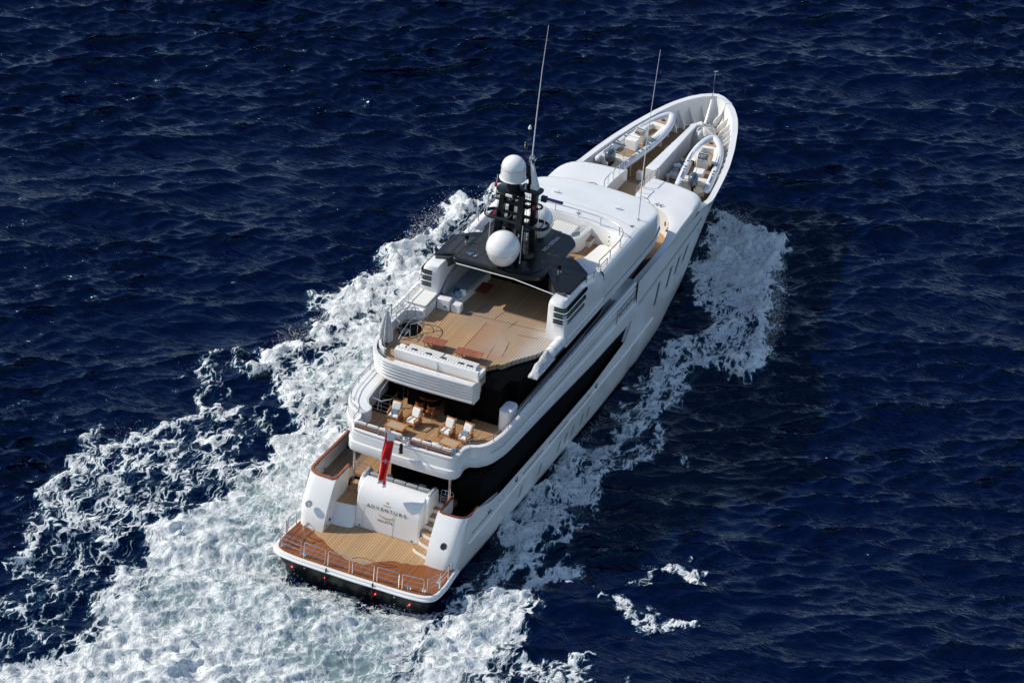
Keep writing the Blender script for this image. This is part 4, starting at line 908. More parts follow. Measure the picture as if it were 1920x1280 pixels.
part('deck_post', MB().lathe([(.13,0),(.13,.3),(.15,.32),(.0,.34)], (-.95,47.6,5.05), 12), WH)
part('jackstaff_bracket', MB().tube([(.15,51.0,5.3),(.0,52.2,6.0),(-.05,52.9,6.85)], .09, n=8), WH)
part('jackstaff', MB().tube([(-.05,52.9,6.7),(-.03,52.9,7.6),(-.02,52.9,8.95)], [.045,.03,.02], n=7), SS)
part('jackstaff_head', MB().tube([(-.12,52.9,8.9),(.14,52.9,9.0)], .03, n=5), SS)
for c_, r_, z_ in (((-.69,20.95),.72,16.62),((-.24,19.2),.995,12.2),((.12,23.3),.935,12.08)):
    part('dome_seam', MB().tube([(c_[0]+r_*math.cos(R(a)), c_[1]+r_*math.sin(R(a)), z_) for a in range(0,360,8)], .009, n=4, closed=True), SEAM, mast)
def coil(x, y, z, m):
    mb = MB(); mb.tube([(x+(.10+.035*k/12)*math.cos(R(30*k)), y+(.10+.035*k/12)*math.sin(R(30*k)), z+.02+.012*(k//12)) for k in range(72)], .018, n=5); part('rope_coil', mb, m)
coil(-.85,44.6,5.05,LET); coil(-1.0,46.2,5.05,LET); coil(.85,47.4,5.05,BLU); coil(-.9,49.0,5.05,LET)
part('deck_hatch', MB().box(-1.35,-.75,47.95,48.6,5.05,5.13), DSS, bevel=.03)
part('vent_cowl', MB().lathe([(.12,0),(.12,.35),(.17,.42),(.17,.55),(.03,.58)], (1.25,46.9,5.05), 14), WH)
part('vent_cowl', MB().lathe([(.10,0),(.10,.3),(.14,.36),(.14,.46),(.03,.5)], (.5,44.2,5.05), 14), WH)
for x, y in ((-3.6,46.6),(-2.6,49.6),(3.5,46.4),(2.7,49.2)): cleat(x, y, 5.05, 1.3, 1.4, n='mooring_bitt')
part('fire_hose_box', MB().box(-1.35,-.95,43.3,43.7,5.05,5.6), WH, bevel=.04)
part('anchor_hatch', MB().prism(rpoly([(.5,48.0),(1.3,47.8),(1.4,49.2),(.6,49.4)], .15, 3), 5.05, 5.2), CUG, bevel=.03)

# ================================================================ THINGS ON DECK
def tender(name, label, L, Bm, loc, rz, cons_y, seats, grp):
    t = thing(name, label, 'boat', loc, rz, grp)
    b = Bm/2-.25; r = .25
    half = [(b,-.35,.02),(b,-.1,.0),(b*1.0,.3,0),(b*1.0,L*.25,0),(b*1.0,L*.45,.01),(b*.95,L*.6,.04),(b*.80,L*.75,.09),(b*.56,L*.87,.15),(b*.30,L*.95,.19),(b*.10,L*.985,.21)]
    hs = [tuple(p) for p in smooth_tab(half, 4)]
    path = hs+[(-x,y,z) for x,y,z in hs[::-1]]
    n = len(path); rad = [r]*n
    for i, f in enumerate((.25,.6,.82,.93,.98)): rad[i] = r*f; rad[n-1-i] = r*f
    tu = MB().tube(path, rad, n=14).build('tube', RUB, t)
    MB().tube([(x*1.0+(r*.99 if x > 0 else -r*.99)*min(1,abs(x)/.4), y+(r*.98 if abs(x)<.4 else 0), z-.03) for x,y,z in path[6:-6]], .03, n=6).build('rub_strake', RUBD, tu)
    mb = MB()
    for sd in (-1,1):
        for f0, f1 in ((.06,.2),(.45,.62)):
            mb.tube([(sd*(tab([(0,b),(L*.45,b),(L*.6,b*.95),(L*.75,b*.8),(L*.87,b*.56)], L*f)), L*f, r+.03) for f in np.linspace(f0,f1,5)], .022, n=5)
        for f in (.24,.3,.42,.7): 
            x = tab([(0,b),(L*.45,b),(L*.6,b*.95),(L*.75,b*.8)], L*f); mb.box(sd*x-.06,sd*x+.06,L*f-.07,L*f+.07,r*.9,r+.03)
        for k in range(4): mb.box(sd*(b+.16)-.03,sd*(b+.16)+.03,L*.33+.12*k+(.15 if k>1 else 0)-.035,L*.33+.12*k+(.15 if k>1 else 0)+.035,.12,.215)
    mb.build('grab_handle', RUBD, tu)
    # hull
    rows = []
    for f in (.0,.2,.4,.6,.75,.88,.97):
        w_ = b*tab([(0,1),(.45,1),(.6,.95),(.75,.8),(.88,.54),(.97,.2)], f); k = tab([(0,-.62),(.5,-.62),(.8,-.4),(.97,.0)], f)
        rows.append([(-w_,L*f,.05),(-w_*.85,L*f,-.25+max(0,k+.55)*.3),(0,L*f,k),(w_*.85,L*f,-.25+max(0,k+.55)*.3),(w_,L*f,.05)])
    MB().grid(rows, cap0=True).build('hull', CR, t)
    # floor, inner sides, foredeck
    fl = []; 
    for f in (.10,.3,.45,.6,.72,.82): fl.append((L*f, (b-.12)*tab([(0,1),(.45,1),(.6,.93),(.75,.76),(.88,.45)], f)))
    poly = [(w_,y) for y,w_ in fl]+[(-w_,y) for y,w_ in fl[::-1]]
    MB().prism(poly, -.2, -.14).build('floor', mat('tender_teak', (.30,.19,.10), .6, noise=.2) if 'tender_teak' not in bpy.data.materials else bpy.data.materials['tender_teak'], t)
    rows = [[(x,y,-.16) for x,y in poly],[(x*1.05,y,.14) for x,y in poly],[(x*1.16,y*1.005,.17) for x,y in poly]]
    MB().grid(rows).build('inner_side', CR, t)
    fd = [(b*.66,L*.80),(b*.5,L*.87),(b*.28,L*.94),(0,L*.985)]; MB().prism(fd+[(-x,y) for x,y in fd[::-1][1:]], .16, .27).build('foredeck', TEAK if 0 else bpy.data.materials['tender_teak_light'], t, smooth=0)
    MB().lathe([(.13,0),(.13,.06),(.05,.07)], (-.02,L*.86,.27), 14).build('bow_hatch', RUBD, t)
    # bow seat cushions
    U = [(w_*.98,y) for y,w_ in fl[2:]]
    for sd in (-1,1):
        rows = [[(sd*x,y,.12) for x,y in U],[(sd*(x-.02),y,.27) for x,y in U],[(sd*(x*.74-.06),y-.04,.24) for x,y in U],[(sd*(x*.72-.07),y-.05,-.12) for x,y in U]]
        MB().grid(rows).build('bow_seat', CUW, t)
    MB().box(-b*.62,b*.62,L*.76,L*.815,-.14,.26).build('bow_backrest', CUW, t, bevel=.05)
    # console with wheel and dials
    cx = 0.0
    c = MB().prismx([(cons_y-.30,-.14),(cons_y-.34,.55),(cons_y-.1,.85),(cons_y+.12,.88),(cons_y+.35,.5),(cons_y+.42,-.14)], cx-.38, cx+.38).build('console', CR, t, bevel=.06)
    MB().obox((cx,cons_y-.18,.76), (.31,0,0), (0,.15,.135), (0,-.015,.018)).build('instrument_panel', RUBD, c)
    for k in range(9):
        a = (-.22+.11*(k%5)); q = .05-.10*(k//5)
        MB().lathe([(.036,0),(.036,.015)], (cx+a,cons_y-.17+q*.7,.80+q*.65), 8, axis=(0,-.65,.75)).build('dial', LET if k%2 else DSS, c)
    MB().tube([(cx-.08+.16*math.cos(R(a_)),cons_y-.42+.05*math.sin(R(a_)),.62+.15*math.sin(R(a_))) for a_ in range(0,360,30)], .018, n=5, closed=True).build('steering_wheel', RUBD, c)
    MB().tube([(cx-.36,cons_y+.15,.85),(cx-.34,cons_y+.25,1.1),(cx+.34,cons_y+.25,1.1),(cx+.36,cons_y+.15,.85)], .018, n=5).build('console_rail', SS, c)
    if seats == 'leaning':
        MB().prismx([(cons_y-1.35,-.14),(cons_y-1.35,.62),(cons_y-.85,.62),(cons_y-.8,-.14)], -.42,.42).build('helm_seat', CUW, t, bevel=.06)
        MB().tube([(-.34,cons_y-.78,.66),(.34,cons_y-.78,.66)], .10, n=10).build('seat_roll', CUW, t)
        MB().lathe([(.07,0),(.06,.12)], (.25,cons_y-.65,.7), 8).build('orange_lanyard', mat('orange_cord', (.6,.14,.03), .6), t)
    else:
        MB().box(-.35,.35,cons_y-1.5,cons_y-.75,-.14,.22).build('helm_seat', CUW, t, bevel=.06)
        MB().tube([(-.1,cons_y-1.9,.4),(-.05,cons_y-.3,.95)], .018, n=5).build('boat_hook', SS, t)
    MB().box(-b+.12,b-.12,.55,1.0,-.14,.16).build('aft_seat', CR, t, bevel=.04)
    MB().box(-b+.1,b-.1,.06,.16,-.3,.28).build('transom', CR, t, bevel=.02)
    MB().box(-b+.12,b-.12,.18,.55,-.14,-.02).build('aft_well', CR, t)
    if seats == 'leaning':
        mb = MB()
        for x in (-.5,.5):
            mb.tube([(x,.62,-.1),(x,.62,.85),(x*.9,.7,.95)], .022, n=6); mb.tube([(x,1.05,-.1),(x,1.0,.85),(x*.9,.9,.95)], .022, n=6)
        mb.tube([(-.45,.7,.95),(.45,.7,.95)], .022, n=6); mb.tube([(-.45,.9,.95),(.45,.9,.95)], .022, n=6); mb.tube([(-.5,.62,.5),(.5,.62,.5)], .018, n=5)
        mb.build('towing_frame', SS, t)
        MB().box(-.42,.42,.72,.92,.93,.99).build('bracket_pad', RUBD, t)
    # outboard
    m_ = MB(); rows = []
    for (y,z,w_,d_) in ((-.05,.18,.18,.24),(-.10,.30,.30,.42),(-.13,.52,.33,.48),(-.15,.78,.32,.46),(-.12,.96,.24,.36),(-.08,1.05,.10,.18)):
        rows.append([(w_*math.cos(R(a_))*1.0, y-.12+d_*math.sin(R(a_)), z) for a_ in range(0,360,24)])
    m_.grid(rows, closed=True, cap0=True, cap1=True); ob = m_.build('outboard_motor', MOT, t, smooth=60)
    MB().prismx([(-.02,.22),(-.34,.22),(-.36,-.3),(-.30,-.75),(-.08,-.75),(-.06,-.3)], -.07,.07).build('motor_leg', BK, ob, bevel=.02)
    MB().box(-.17,.17,-.12,.1,-.05,.25).build('clamp_bracket', BK, ob, bevel=.02)
    MB().tube([(.16,.05,.3),(.35,.15,.35),(.45,.35,.2)], .025, n=6).build('steering_hose', RUBD, ob)
    return t
mat('tender_teak', (.30,.19,.10), .6, noise=.2); mat('tender_teak_light', (.45,.32,.21), .6, noise=.15)
def rzof(a, b): return -math.atan2(b[0]-a[0], b[1]-a[1])
tender('tender_boat', 'larger white inflatable tender with upright leaning post, on the port side of the foredeck', 7.7, 2.3, (-2.86,42.7,6.15), rzof((-2.86,42.7),(-1.80,50.7)), 3.7, 'leaning', 'tenders stowed on the foredeck')
tender('tender_boat', 'smaller white inflatable tender with low helm seat, on the starboard side of the foredeck', 6.45, 2.35, (2.84,42.5,6.15), rzof((2.84,42.5),(1.65,49.2)), 2.9, 'bench', 'tenders stowed on the foredeck')
for (x0,x1,y,nm_) in ((-3.4,-2.2,43.6,'port'),(-2.7,-1.6,48.2,'port'),(2.2,3.3,43.4,'s'),(1.6,2.6,47.2,'s')):
    part('boat_chock', MB().box(x0,x1,y,y+.14,5.05,5.75), WH, bevel=.02)
# crumpled canvas cover near the bow
mb = MB(); rows = []
for k, (z, f) in enumerate(((5.05,1.05),(5.45,1.05),(5.85,1.0),(6.1,.88),(6.25,.62),(6.32,.3),(6.35,.02))):
    r = []
    for a in range(0,360,9):
        q = 1+.10*math.sin(R(a)*5+k)+.05*math.sin(R(a)*11+2*k); zz = z+(.07*math.sin(R(a)*7+k*1.7)+.05*math.sin(R(a)*13) if k > 1 else 0)
        r.append((.45+.98*f*q*math.cos(R(a)), 50.05+1.0*f*q*math.sin(R(a)), zz))
    rows.append(r)
mb.grid(rows, closed=True)
tag(mb.build('canvas_cover', TARP, smooth=25), 'crumpled off-white canvas cover over deck gear right behind the bow', 'cover')

# teak armchairs and coffee tables on the upper aft deck (local +y is the back)
def armchair(loc, rz, label, pillow):
    t = thing('armchair', label, 'armchair', loc, rz, 'teak armchairs on the upper aft deck')
    for sx in (-.33,.33):
        mb = MB(); leg(mb, (sx,-.34,0), (sx,-.30,.60), .028,.028,.03,.03); mb.build('leg', CHW, t)
        mb = MB(); leg(mb, (sx,.42,0), (sx,.30,.60), .028,.028,.03,.03); mb.build('leg', CHW, t)
        MB().obox((sx,.0,.62), (.045,0,0), (0,.38,.01), (0,0,.018)).build('armrest', CHW, t, bevel=.01)
    mb = MB(); mb.box(-.33,.33,-.33,-.29,.20,.28); mb.box(-.33,.33,.24,.28,.20,.28); mb.box(-.34,-.30,-.3,.28,.20,.28); mb.box(.30,.34,-.3,.28,.20,.28)
    for i in range(6): mb.box(-.31,.31,-.27+.09*i,-.21+.09*i,.24,.26)
    mb.build('seat_frame', CHW, t)
    mb = MB(); B_ = lambda z: .24+(z-.25)*.42
    for sx in (-.27,.27): mb.obox((sx,B_(.62),.62), (.025,0,0), (0,.16,.38), (0,.02,-.008))
    for z in (.32,.95): mb.obox((0,B_(z),z), (.27,0,0), (0,.012,.028), (0,.015,-.006))
    for i in range(5): mb.obox((-.18+.09*i,B_(.64),.64), (.02,0,0), (0,.13,.31), (0,.008,-.003))
    mb.build('backrest', CHW, t)
    MB().box(-.29,.29,-.30,.24,.27,.42).build('seat_cushion', CUW, t, bevel=.05)
    MB().obox((0,B_(.68)-.085,.70), (.25,0,0), (0,.105,.25), (0,.06,-.025)).build('back_cushion', CUW, t, bevel=.05)
    return t
def place_l(loc, rz, p):
    c, s_ = math.cos(rz), math.sin(rz); return (loc[0]+c*p[0]-s_*p[1], loc[1]+s_*p[0]+c*p[1], loc[2]+p[2])
CH = [((-1.85,9.0,5.72), R(6), 'teak armchair with a blue pillow, nearest the port stair hatch', True),
      ((-.72,9.0,5.72), R(-10), 'teak armchair without blue pillow, half shaded, second from port', False),
      ((1.42,8.95,5.72), R(-4), 'teak armchair without blue pillow in the starboard pair, third from port', False),
      ((2.50,8.95,5.72), R(-8), 'teak armchair with a blue pillow, nearest the starboard rail', True)]
for i, (loc, rz, lb, pil) in enumerate(CH):
    armchair(loc, rz, lb, pil)
    if pil:
        p = place_l(loc, rz, (.02,.03,.55)); mb = MB(); mb.obox((0,0,0), (.23,0,0), (0,.05,.14), (0,.06,-.02))
        o = mb.build('pillow', CUB, bevel=.05); o.location = p; o.rotation_euler = (0,0,rz)
        tag(o, 'blue-grey pillow on the armchair '+('nearest the port stair hatch' if i == 0 else 'nearest the starboard rail'), 'pillow', 'blue pillows on armchairs')
def coffee_table(loc, rz, label):
    t = thing('coffee_table', label, 'table', loc, rz, 'folding teak coffee tables'); w_, d_ = .58, .40
    mb = MB(); z = .42
    mb.box(-w_,w_,-d_,-d_+.09,z,z+.035); mb.box(-w_,w_,d_-.09,d_,z,z+.035); mb.box(-w_,-w_+.09,-d_+.09,d_-.09,z,z+.035); mb.box(w_-.09,w_,-d_+.09,d_-.09,z,z+.035)
    mb.build('frame', CHW, t)
    mb = MB()
    for i in range(11): mb.box(-w_+.10+.094*i,-w_+.175+.094*i,-d_+.09,d_-.09,z+.008,z+.026)
    mb.build('slatted_top', mat('pale_teak_slats', (.50,.38,.24), .55), t)
    for sx in (-w_+.05,w_-.05):
        for s_ in (-1,1): MB().obox((sx-.02*s_,0,.21), (.016,0,0), (0,s_*.30,.21), (0,.018,-s_*.02)).build('leg', CHW, t)
coffee_table((-1.22,7.92,5.72), R(-3), 'folding teak coffee table with slatted top in front of the port pair of armchairs')
coffee_table((2.10,7.85,5.72), R(-6), 'folding teak coffee table with slatted top in front of the starboard pair of armchairs')
# dining set in the shade of the overhang
t = thing('dining_table', 'round dark dining table in the shade under the sundeck overhang', 'table', (-.75,11.35,5.72))
MB().lathe([(.02,.70),(.65,.70),(.65,.75),(.0,.75)], (0,0,0), 32).build('tabletop', VARD, t)
MB().lathe([(.35,0),(.08,.1),(.08,.7)], (0,0,0), 14).build('pedestal', VARD, t)
for i, (x, y, rz, lb) in enumerate(((-.9,10.3,R(200),'dark wicker dining chair in the overhang shade, aft of the round table'),(-1.75,11.3,R(110),'dark wicker dining chair in the overhang shade, port side of the round table'),(-.15,10.25,R(170),'dark wicker dining chair in the overhang shade, to starboard of the other aft chair'))):
    t = thing('dining_chair', lb, 'chair', (x,y,5.72), rz, 'dining chairs under the overhang')
    MB().box(-.24,.24,-.24,.24,.42,.48).build('seat', CHW, t, bevel=.02)
    MB().grid([[(.26*math.cos(R(a)),.27*math.sin(R(a)),z) for a in range(-20,201,20)] for z in (.44,.86)]).build('backrest', VARD, t)
    for sx in (-.2,.2):
        for sy in (-.2,.2): MB().box(sx-.02,sx+.02,sy-.02,sy+.02,0,.42).build('leg', VARD, t)
# sundeck tables
t = thing('deck_table', 'low reddish varnished table on the sundeck beside the stair hoop', 'table', (-1.55,13.3,8.30), R(4), 'varnished sundeck tables')
MB().box(-.66,.66,-.38,.38,.40,.45).build('tabletop', VAR, t, bevel=.012)
for sx in (-.55,.55):
    for s_ in (-1,1): MB().obox((sx,0,.2), (.02,0,0), (0,s_*.28,.2), (0,.018,-s_*.02)).build('leg', SS, t)
t = thing('deck_table', 'larger reddish varnished table at the middle of the sundeck sofa', 'table', (.72,13.15,8.30), R(5), 'varnished sundeck tables')
MB().box(-.82,.72,-.36,.36,.40,.45).build('tabletop', VAR, t, bevel=.012)
for sx in (-.6,.55):
    for s_ in (-1,1): MB().obox((sx,0,.2), (.02,0,0), (0,s_*.28,.2), (0,.018,-s_*.02)).build('leg', SS, t)
# life rafts
def raft(loc, L, r, rz, label):
    t = thing('life_raft', label, 'life raft', loc, rz, 'life raft canisters along the sundeck edge')
    MB().lathe([(r*.6,-L/2),(r*.95,-L/2+.06),(r,-L/2+.15),(r,-.03),(r*1.03,-.02),(r*1.03,.02),(r,.03),(r,L/2-.15),(r*.95,L/2-.06),(r*.6,L/2)], (0,0,r), 20, axis=(0,1,0)).build('canister', LIFE, t)
    mb = MB()
    for k in (-.35,0,.35): mb.tube([(r*1.03*math.cos(R(a)),k*L,r+r*1.03*math.sin(R(a))) for a in range(0,360,20)], .016, n=4, closed=True)
    mb.build('strap', SEAM, t); MB().box(-r*.8,r*.8,-L*.35,L*.35,-.10,.06).build('cradle', SS, t)
raft((-4.98,18.1,8.35),1.5,.30,0,'forward white life raft canister outside the port sundeck rail')
raft((-4.98,16.2,8.35),1.5,.30,0,'aft white life raft canister outside the port sundeck rail, beside the sunpad')
raft((4.42,17.0,8.02),2.0,.32,0,'wrinkled white life raft bundle on the starboard edge of the sundeck aft of the louvres')
# loose white cover sloping down aft of it
mb = MB(); rows = []
for k in range(13):
    y = lerp(13.6,16.2,k/12); r = []
    for j in range(11):
        x = lerp(tab([(13.6,4.15),(16.2,4.0)],y), 4.72, j/10); z = 8.0+tab([(12.9,.02),(14.5,.25),(16.2,.5)],y)*math.sin(math.pi*min(1,.15+j/11))+.16*mnoise.noise(Vector((x*3.5,y*1.6,1)))+.08*mnoise.noise(Vector((x*8,y*5,4)))
        r.append((x,y,z))
    rows.append(r)
mb.grid(rows); mb.grid([[(x,y,7.96) for x,y,z in r] for r in rows])
tag(mb.build('boat_cover', UMB, smooth=30), 'loose pale grey-white cloth cover on the starboard sundeck edge, aft of the raft bundle', 'cover')
# closed parasol
t = thing('parasol', 'closed grey-white parasol standing at the port aft corner of the sundeck', 'parasol', (-4.12,12.25,8.3))
MB().tube([(0,0,0),(0,0,2.3)], .025, n=7).build('pole', SS, t)
rows = []
for z, r in ((.25,.30),(.5,.33),(.9,.30),(1.3,.24),(1.7,.16),(2.05,.08),(2.2,.03)):
    rows.append([(r*(1+.30*math.sin(R(a)*8))*math.cos(R(a))+.0, r*(1+.30*math.sin(R(a)*8))*math.sin(R(a)), z) for a in range(0,360,7)])
MB().grid(rows, closed=True, cap1=True).build('folded_canopy', UMB, t, smooth=60)
MB().lathe([(.3,0),(.3,.08),(.05,.1)], (0,0,0), 16).build('base', DSS, t)
# ensign on its staff
t = thing('ensign_flag', 'red flag with white border and white cross hanging from a slanted staff at the stern', 'flag', (.30,5.95,6.6))
T0 = Vector((.30,5.95,6.6)); TIP = Vector((-.30,4.38,8.25))
MB().tube([Vector((0,0,0)), (TIP-T0)*.98, (TIP-T0)*1.04], [.035,.028,.02], n=7).build('staff', LET, t)
mb = MB(); NU, NV = 26, 60; vs = []
for j in range(NV+1):
    v = j/NV
    for i in range(NU+1):
        u = i/NU
        # hoist along the upper staff, then gathers and hangs straight down
        h = TIP.lerp(T0, u*.50); g = min(1, v*2.2)
        wtot = lerp(1.0, .50, g)
        x = lerp(h.x, TIP.x-.03+u*.56-.34*v, g); y = lerp(h.y, TIP.y+.10+.20*math.sin(u*11+v*2.0)*(1-.3*v), g)
        z = h.z - v*(3.55-u*.50*1.0) - (0.25*math.sin(u*3.14)*v*.3)
        x += .03*math.sin(v*9+u*4)*g
        vs.append((x-T0.x, y-T0.y, z-T0.z))
fs = []; ms = []
for j in range(NV):
    for i in range(NU):
        a = j*(NU+1)+i; fs.append((a, a+1, a+NU+2, a+NU+1))
        u = (i+.5)/NU; v = (j+.5)/NV
        k = 0
        if u < .035 or u > .965 or v < .06 or v > .93: k = 1
        if v < .10+.10*(1-u) and u > .2: k = 1
        cu, cv = abs(u-.5), abs(v-.53)
        if (cu < .03+.15*cv and cv < .045) or (cv < .007+.03*cu and cu < .14): k = 1
        ms.append(k)
mb.v = vs; mb.f = fs; mb.m = ms
fo = mb.build('flag_cloth', [RED, LET], t, smooth=180)
# ================================================================ SEA
NT, DS = 1024, 0.13
rng = np.random.default_rng(11)
kx = np.fft.fftfreq(NT, DS)*2*np.pi; KX, KY = np.meshgrid(kx, kx, indexing='xy'); KK = np.hypot(KX, KY); KK[0,0] = 1e-6
WD = R(110)     # wave travel direction, roughly along the line of sight
def ocean(lmin, lmax, rms, peak, spread, wd=WD, seed=1, slope=3.6):
    g = np.random.default_rng(seed); lam = 2*np.pi/KK
    cosd = (KX*math.cos(wd)+KY*math.sin(wd))/KK
    P = KK**(-slope)*np.exp(-(2*np.pi/peak/KK)**-2*0 - (1/(KK*peak/2/np.pi))**2*1.2)
    P *= (np.abs(cosd)**spread+.004)*(lam > lmin)*(lam < lmax)
    H = np.sqrt(P)*(g.normal(size=KK.shape)+1j*g.normal(size=KK.shape))
    h = np.fft.ifft2(H).real; s = rms/h.std(); h *= s; H = H*s
    dx = np.fft.ifft2(1j*KX/KK*H).real; dy = np.fft.ifft2(1j*KY/KK*H).real
    return h, dx, dy
def fbm(beta, lmin, lmax, seed):
    g = np.random.default_rng(seed); lam = 2*np.pi/KK
    H = KK**(-beta/2-.5)*(lam > lmin)*(lam < lmax)*(g.normal(size=KK.shape)+1j*g.normal(size=KK.shape))
    h = np.fft.ifft2(H).real; return h/h.std()
h1, ax1, ay1 = ocean(1.6, 24, .15, 8.5, 10, wd=R(122), seed=3)
h2, ax2, ay2 = ocean(.5, 4.5, .075, 2.6, 30, wd=R(117), seed=5, slope=3.6)
h4, ax4, ay4 = ocean(.5, 4.5, .06, 2.2, 34, wd=R(138), seed=15, slope=3.6)
h3, ax3, ay3 = ocean(1.2, 14, .06, 4.5, 18, wd=R(98), seed=9)
wpt = 1+.32*fbm(2.6, 12, 60, 77); h2 *= wpt; h4 *= wpt; ax2 *= wpt; ay2 *= wpt; ax4 *= wpt; ay4 *= wpt
H = h1+h2+h3+h4; AX = (ax1+ax3)*1.0+(ax2+ax4)*.9; AY = (ay1+ay3)*1.0+(ay2+ay4)*.9
X0, Y0, NX, NY = -64.0, -28.0, 850, 1010
gx = X0+DS*np.arange(NX); gy = Y0+DS*np.arange(NY)
def ext(g, n=26, f=1.32):
    a = [g[0]]; st = DS
    for i in range(n): st *= f; a.append(a[-1]-st)
    b = [g[-1]]; st = DS
    for i in range(n): st *= f; b.append(b[-1]+st)
    return np.concatenate([np.array(a[1:])[::-1], g, np.array(b[1:])])
NE = 31
gx = ext(gx, NE); gy = ext(gy, NE)
GX, GY = np.meshgrid(gx, gy)          # rows = y
ix = np.round((GX-X0)/DS).astype(int) % NT; iy = np.round((GY-Y0)/DS).astype(int) % NT
ex = np.maximum(np.maximum(X0-GX, GX-(X0+DS*(NX-1))), np.maximum(Y0-GY, GY-(Y0+DS*(NY-1))))
fade = np.clip(1-ex/6.0, 0, 1)
Z = H[iy, ix]*fade; DX = AX[iy, ix]*fade; DY = AY[iy, ix]*fade
n1 = fbm(2.2, .5, 12, 21)[iy, ix]; n2 = fbm(2.0, .5, 9, 22)[iy, ix]; n3 = fbm(1.6, .3, 3.5, 23)[iy, ix]; n4 = fbm(1.8, .26, 1.6, 24)[iy, ix]
nL = fbm(2.6, 2.0, 30, 25)[iy, ix]
WXp = GX+n1*.55+nL*.25; WYp = GY+n2*.75-nL*.25
def sdist(poly, closed=True):
    """distance to a polygon (positive inside) or to a polyline (unsigned, negative)"""
    n = len(poly); d2 = np.full(WXp.shape, 1e9, np.float32); ins = np.zeros(WXp.shape, bool)
    for i in range(n if closed else n-1):
        ax, ay = poly[i]; bx, by = poly[(i+1) % n]; ex_, ey_ = bx-ax, by-ay
        wx, wy = SX-ax, SY-ay; t = np.clip((wx*ex_+wy*ey_)/(ex_*ex_+ey_*ey_+1e-9), 0, 1)
        d2s = (wx-ex_*t)**2+(wy-ey_*t)**2; np.minimum(d2, 0, out=d2) if False else None
        d2 = np.minimum(d2, 1e9) if d2.shape != d2s.shape else np.minimum(d2, d2s)
        if closed:
            c = ((ay > SY) != (by > SY)) & (SX < (bx-ax)*(SY-ay)/((by-ay) if abs(by-ay) > 1e-9 else 1e-9)+ax); ins ^= c
    d = np.sqrt(d2); return np.where(ins, d, -d)
# only work on the part of the sheet near the ship
sel = (GX > -30) & (GX < 26) & (GY > -27) & (GY < 56)
SX = WXp[sel]; SY = WYp[sel]; WXs = WXp; 
class _A: pass
WXp_full = WXp; WXp = SX
def zone(poly, soft, dens, closed=True, off=0.0):
    d = sdist(poly, closed)+off
    return np.clip(d/soft, 0, 1)**.8*dens if closed else np.exp(-(d/soft)**2)*dens
Fz = {
 'stern': [(-4.3,1.2),(1.2,0.8),(4.6,1.7),(5.7,-1.7),(7.0,-6.4),(4,-26),(-20,-30),(-14.4,-15.9),(-11.9,-13.4),(-10.5,-10.9),(-11.7,-6.0),(-11.9,-0.8),(-11.4,2.5),(-11.1,7.1),(-10.3,10.2),(-9.2,14.1),(-8.6,16.5),(-6.3,13.8),(-4.4,14.2),(-4.2,5.7),(-4.2,2.6)],
 'lace': [(-18.9,15.9),(-17.0,17.4),(-13.8,15.5),(-11.1,13.7),(-10.3,10.2),(-11.1,7.1),(-11.4,2.5),(-11.9,-0.8),(-11.7,-6.0),(-10.5,-10.9),(-11.9,-13.4),(-14.4,-15.9),(-20,-24),(-17.5,-11.8),(-16.8,-8.6),(-17.9,-3.5),(-18.8,2.2),(-18.9,6.0),(-17.6,8.6),(-16.7,10.5),(-16.8,13.7)],
 'port': [(-12.0,43.4),(-13.5,42.5),(-13.6,38.7),(-12.9,33.7),(-13.4,30.0),(-14.2,27.9),(-13.8,23.4),(-14.9,21.3),(-14.4,18.0),(-12.2,15.1),(-10.3,13.1),(-5.4,12.9),(-4.5,21.2),(-4.5,27.8),(-4.2,39.2),(-3,44),(-8,45)],
 'sboard': [(1.0,49.5),(2.2,50.6),(4.2,49.5),(6.6,47.7),(9.1,42.1),(11.0,37.2),(10.9,33.6),(8.9,31.7),(9.3,27.6),(8.3,24.9),(8.3,20.9),(7.7,17.3),(8.5,14.0),(7.0,10.0),(6.6,4.9),(5.1,4.9),(4.9,11.7),(4.9,22.1),(5.1,26.4),(4.9,35.2),(4.2,41.5),(2.6,46.7)],
 'sbow': [(1.0,49.8),(1.9,50.6),(4.2,49.7),(6.6,47.8),(9.1,42.1),(10.4,38.4),(8.9,37.4),(6.6,39.4),(5.0,41.0),(2.6,46.9)],
 'streak': [(4.8,23.0),(6.9,21.6),(6.2,17.7),(6.3,12.6),(6.5,6.0),(5.2,5.1),(4.9,11.3),(4.9,16.4)],
 'sboard2': [(4.9,36.0),(5.2,39.5),(10.3,37.2),(10.3,33.1),(8.6,30.0),(8.3,25.7),(6.6,22.3),(5.4,24.3)],
 'sternright': [(5.1,3.3),(7.2,6.0),(9.1,8.3),(11.7,9.3),(11.6,7.4),(9.7,5.7),(9.7,2.8),(10.4,-0.8),(10.9,-4.2),(9,-12),(4,-20),(5.4,-6.6),(5.3,-2.2),(4.9,0.9)],
 'p1': [(12.9,10.4),(14.6,11.8),(16.8,12.3),(17.1,10.1),(15.1,9.7),(13.5,9.2)], 'p2': [(13.2,6.9),(15.6,7.1),(17.8,7.2),(18.0,5.2),(15.6,4.8),(13.6,5.5)],
 'p3': [(9.8,-0.6),(12.9,0.9),(15.2,1.0),(15.7,-1.9),(11.6,-4.2)], 'p4': [(9.2,22.2),(11.4,22.8),(12.3,21.4),(10.6,19.8)]}
F = zone(Fz['stern'], 1.3, .84, off=.5)+.15*(n1[sel]*.5+nL[sel]*.7)*(zone(Fz['stern'], 1.5, 1, off=.3))
F = np.maximum(F, zone(Fz['lace'], 2.0, .41, off=.35))
F = np.maximum(F, zone(Fz['port'], 2.2, .66, off=.45)+.08*n1[sel]*zone(Fz['port'], 1.0, 1))
F = np.maximum(F, zone(Fz['sboard'], 1.0, .56, off=.25))
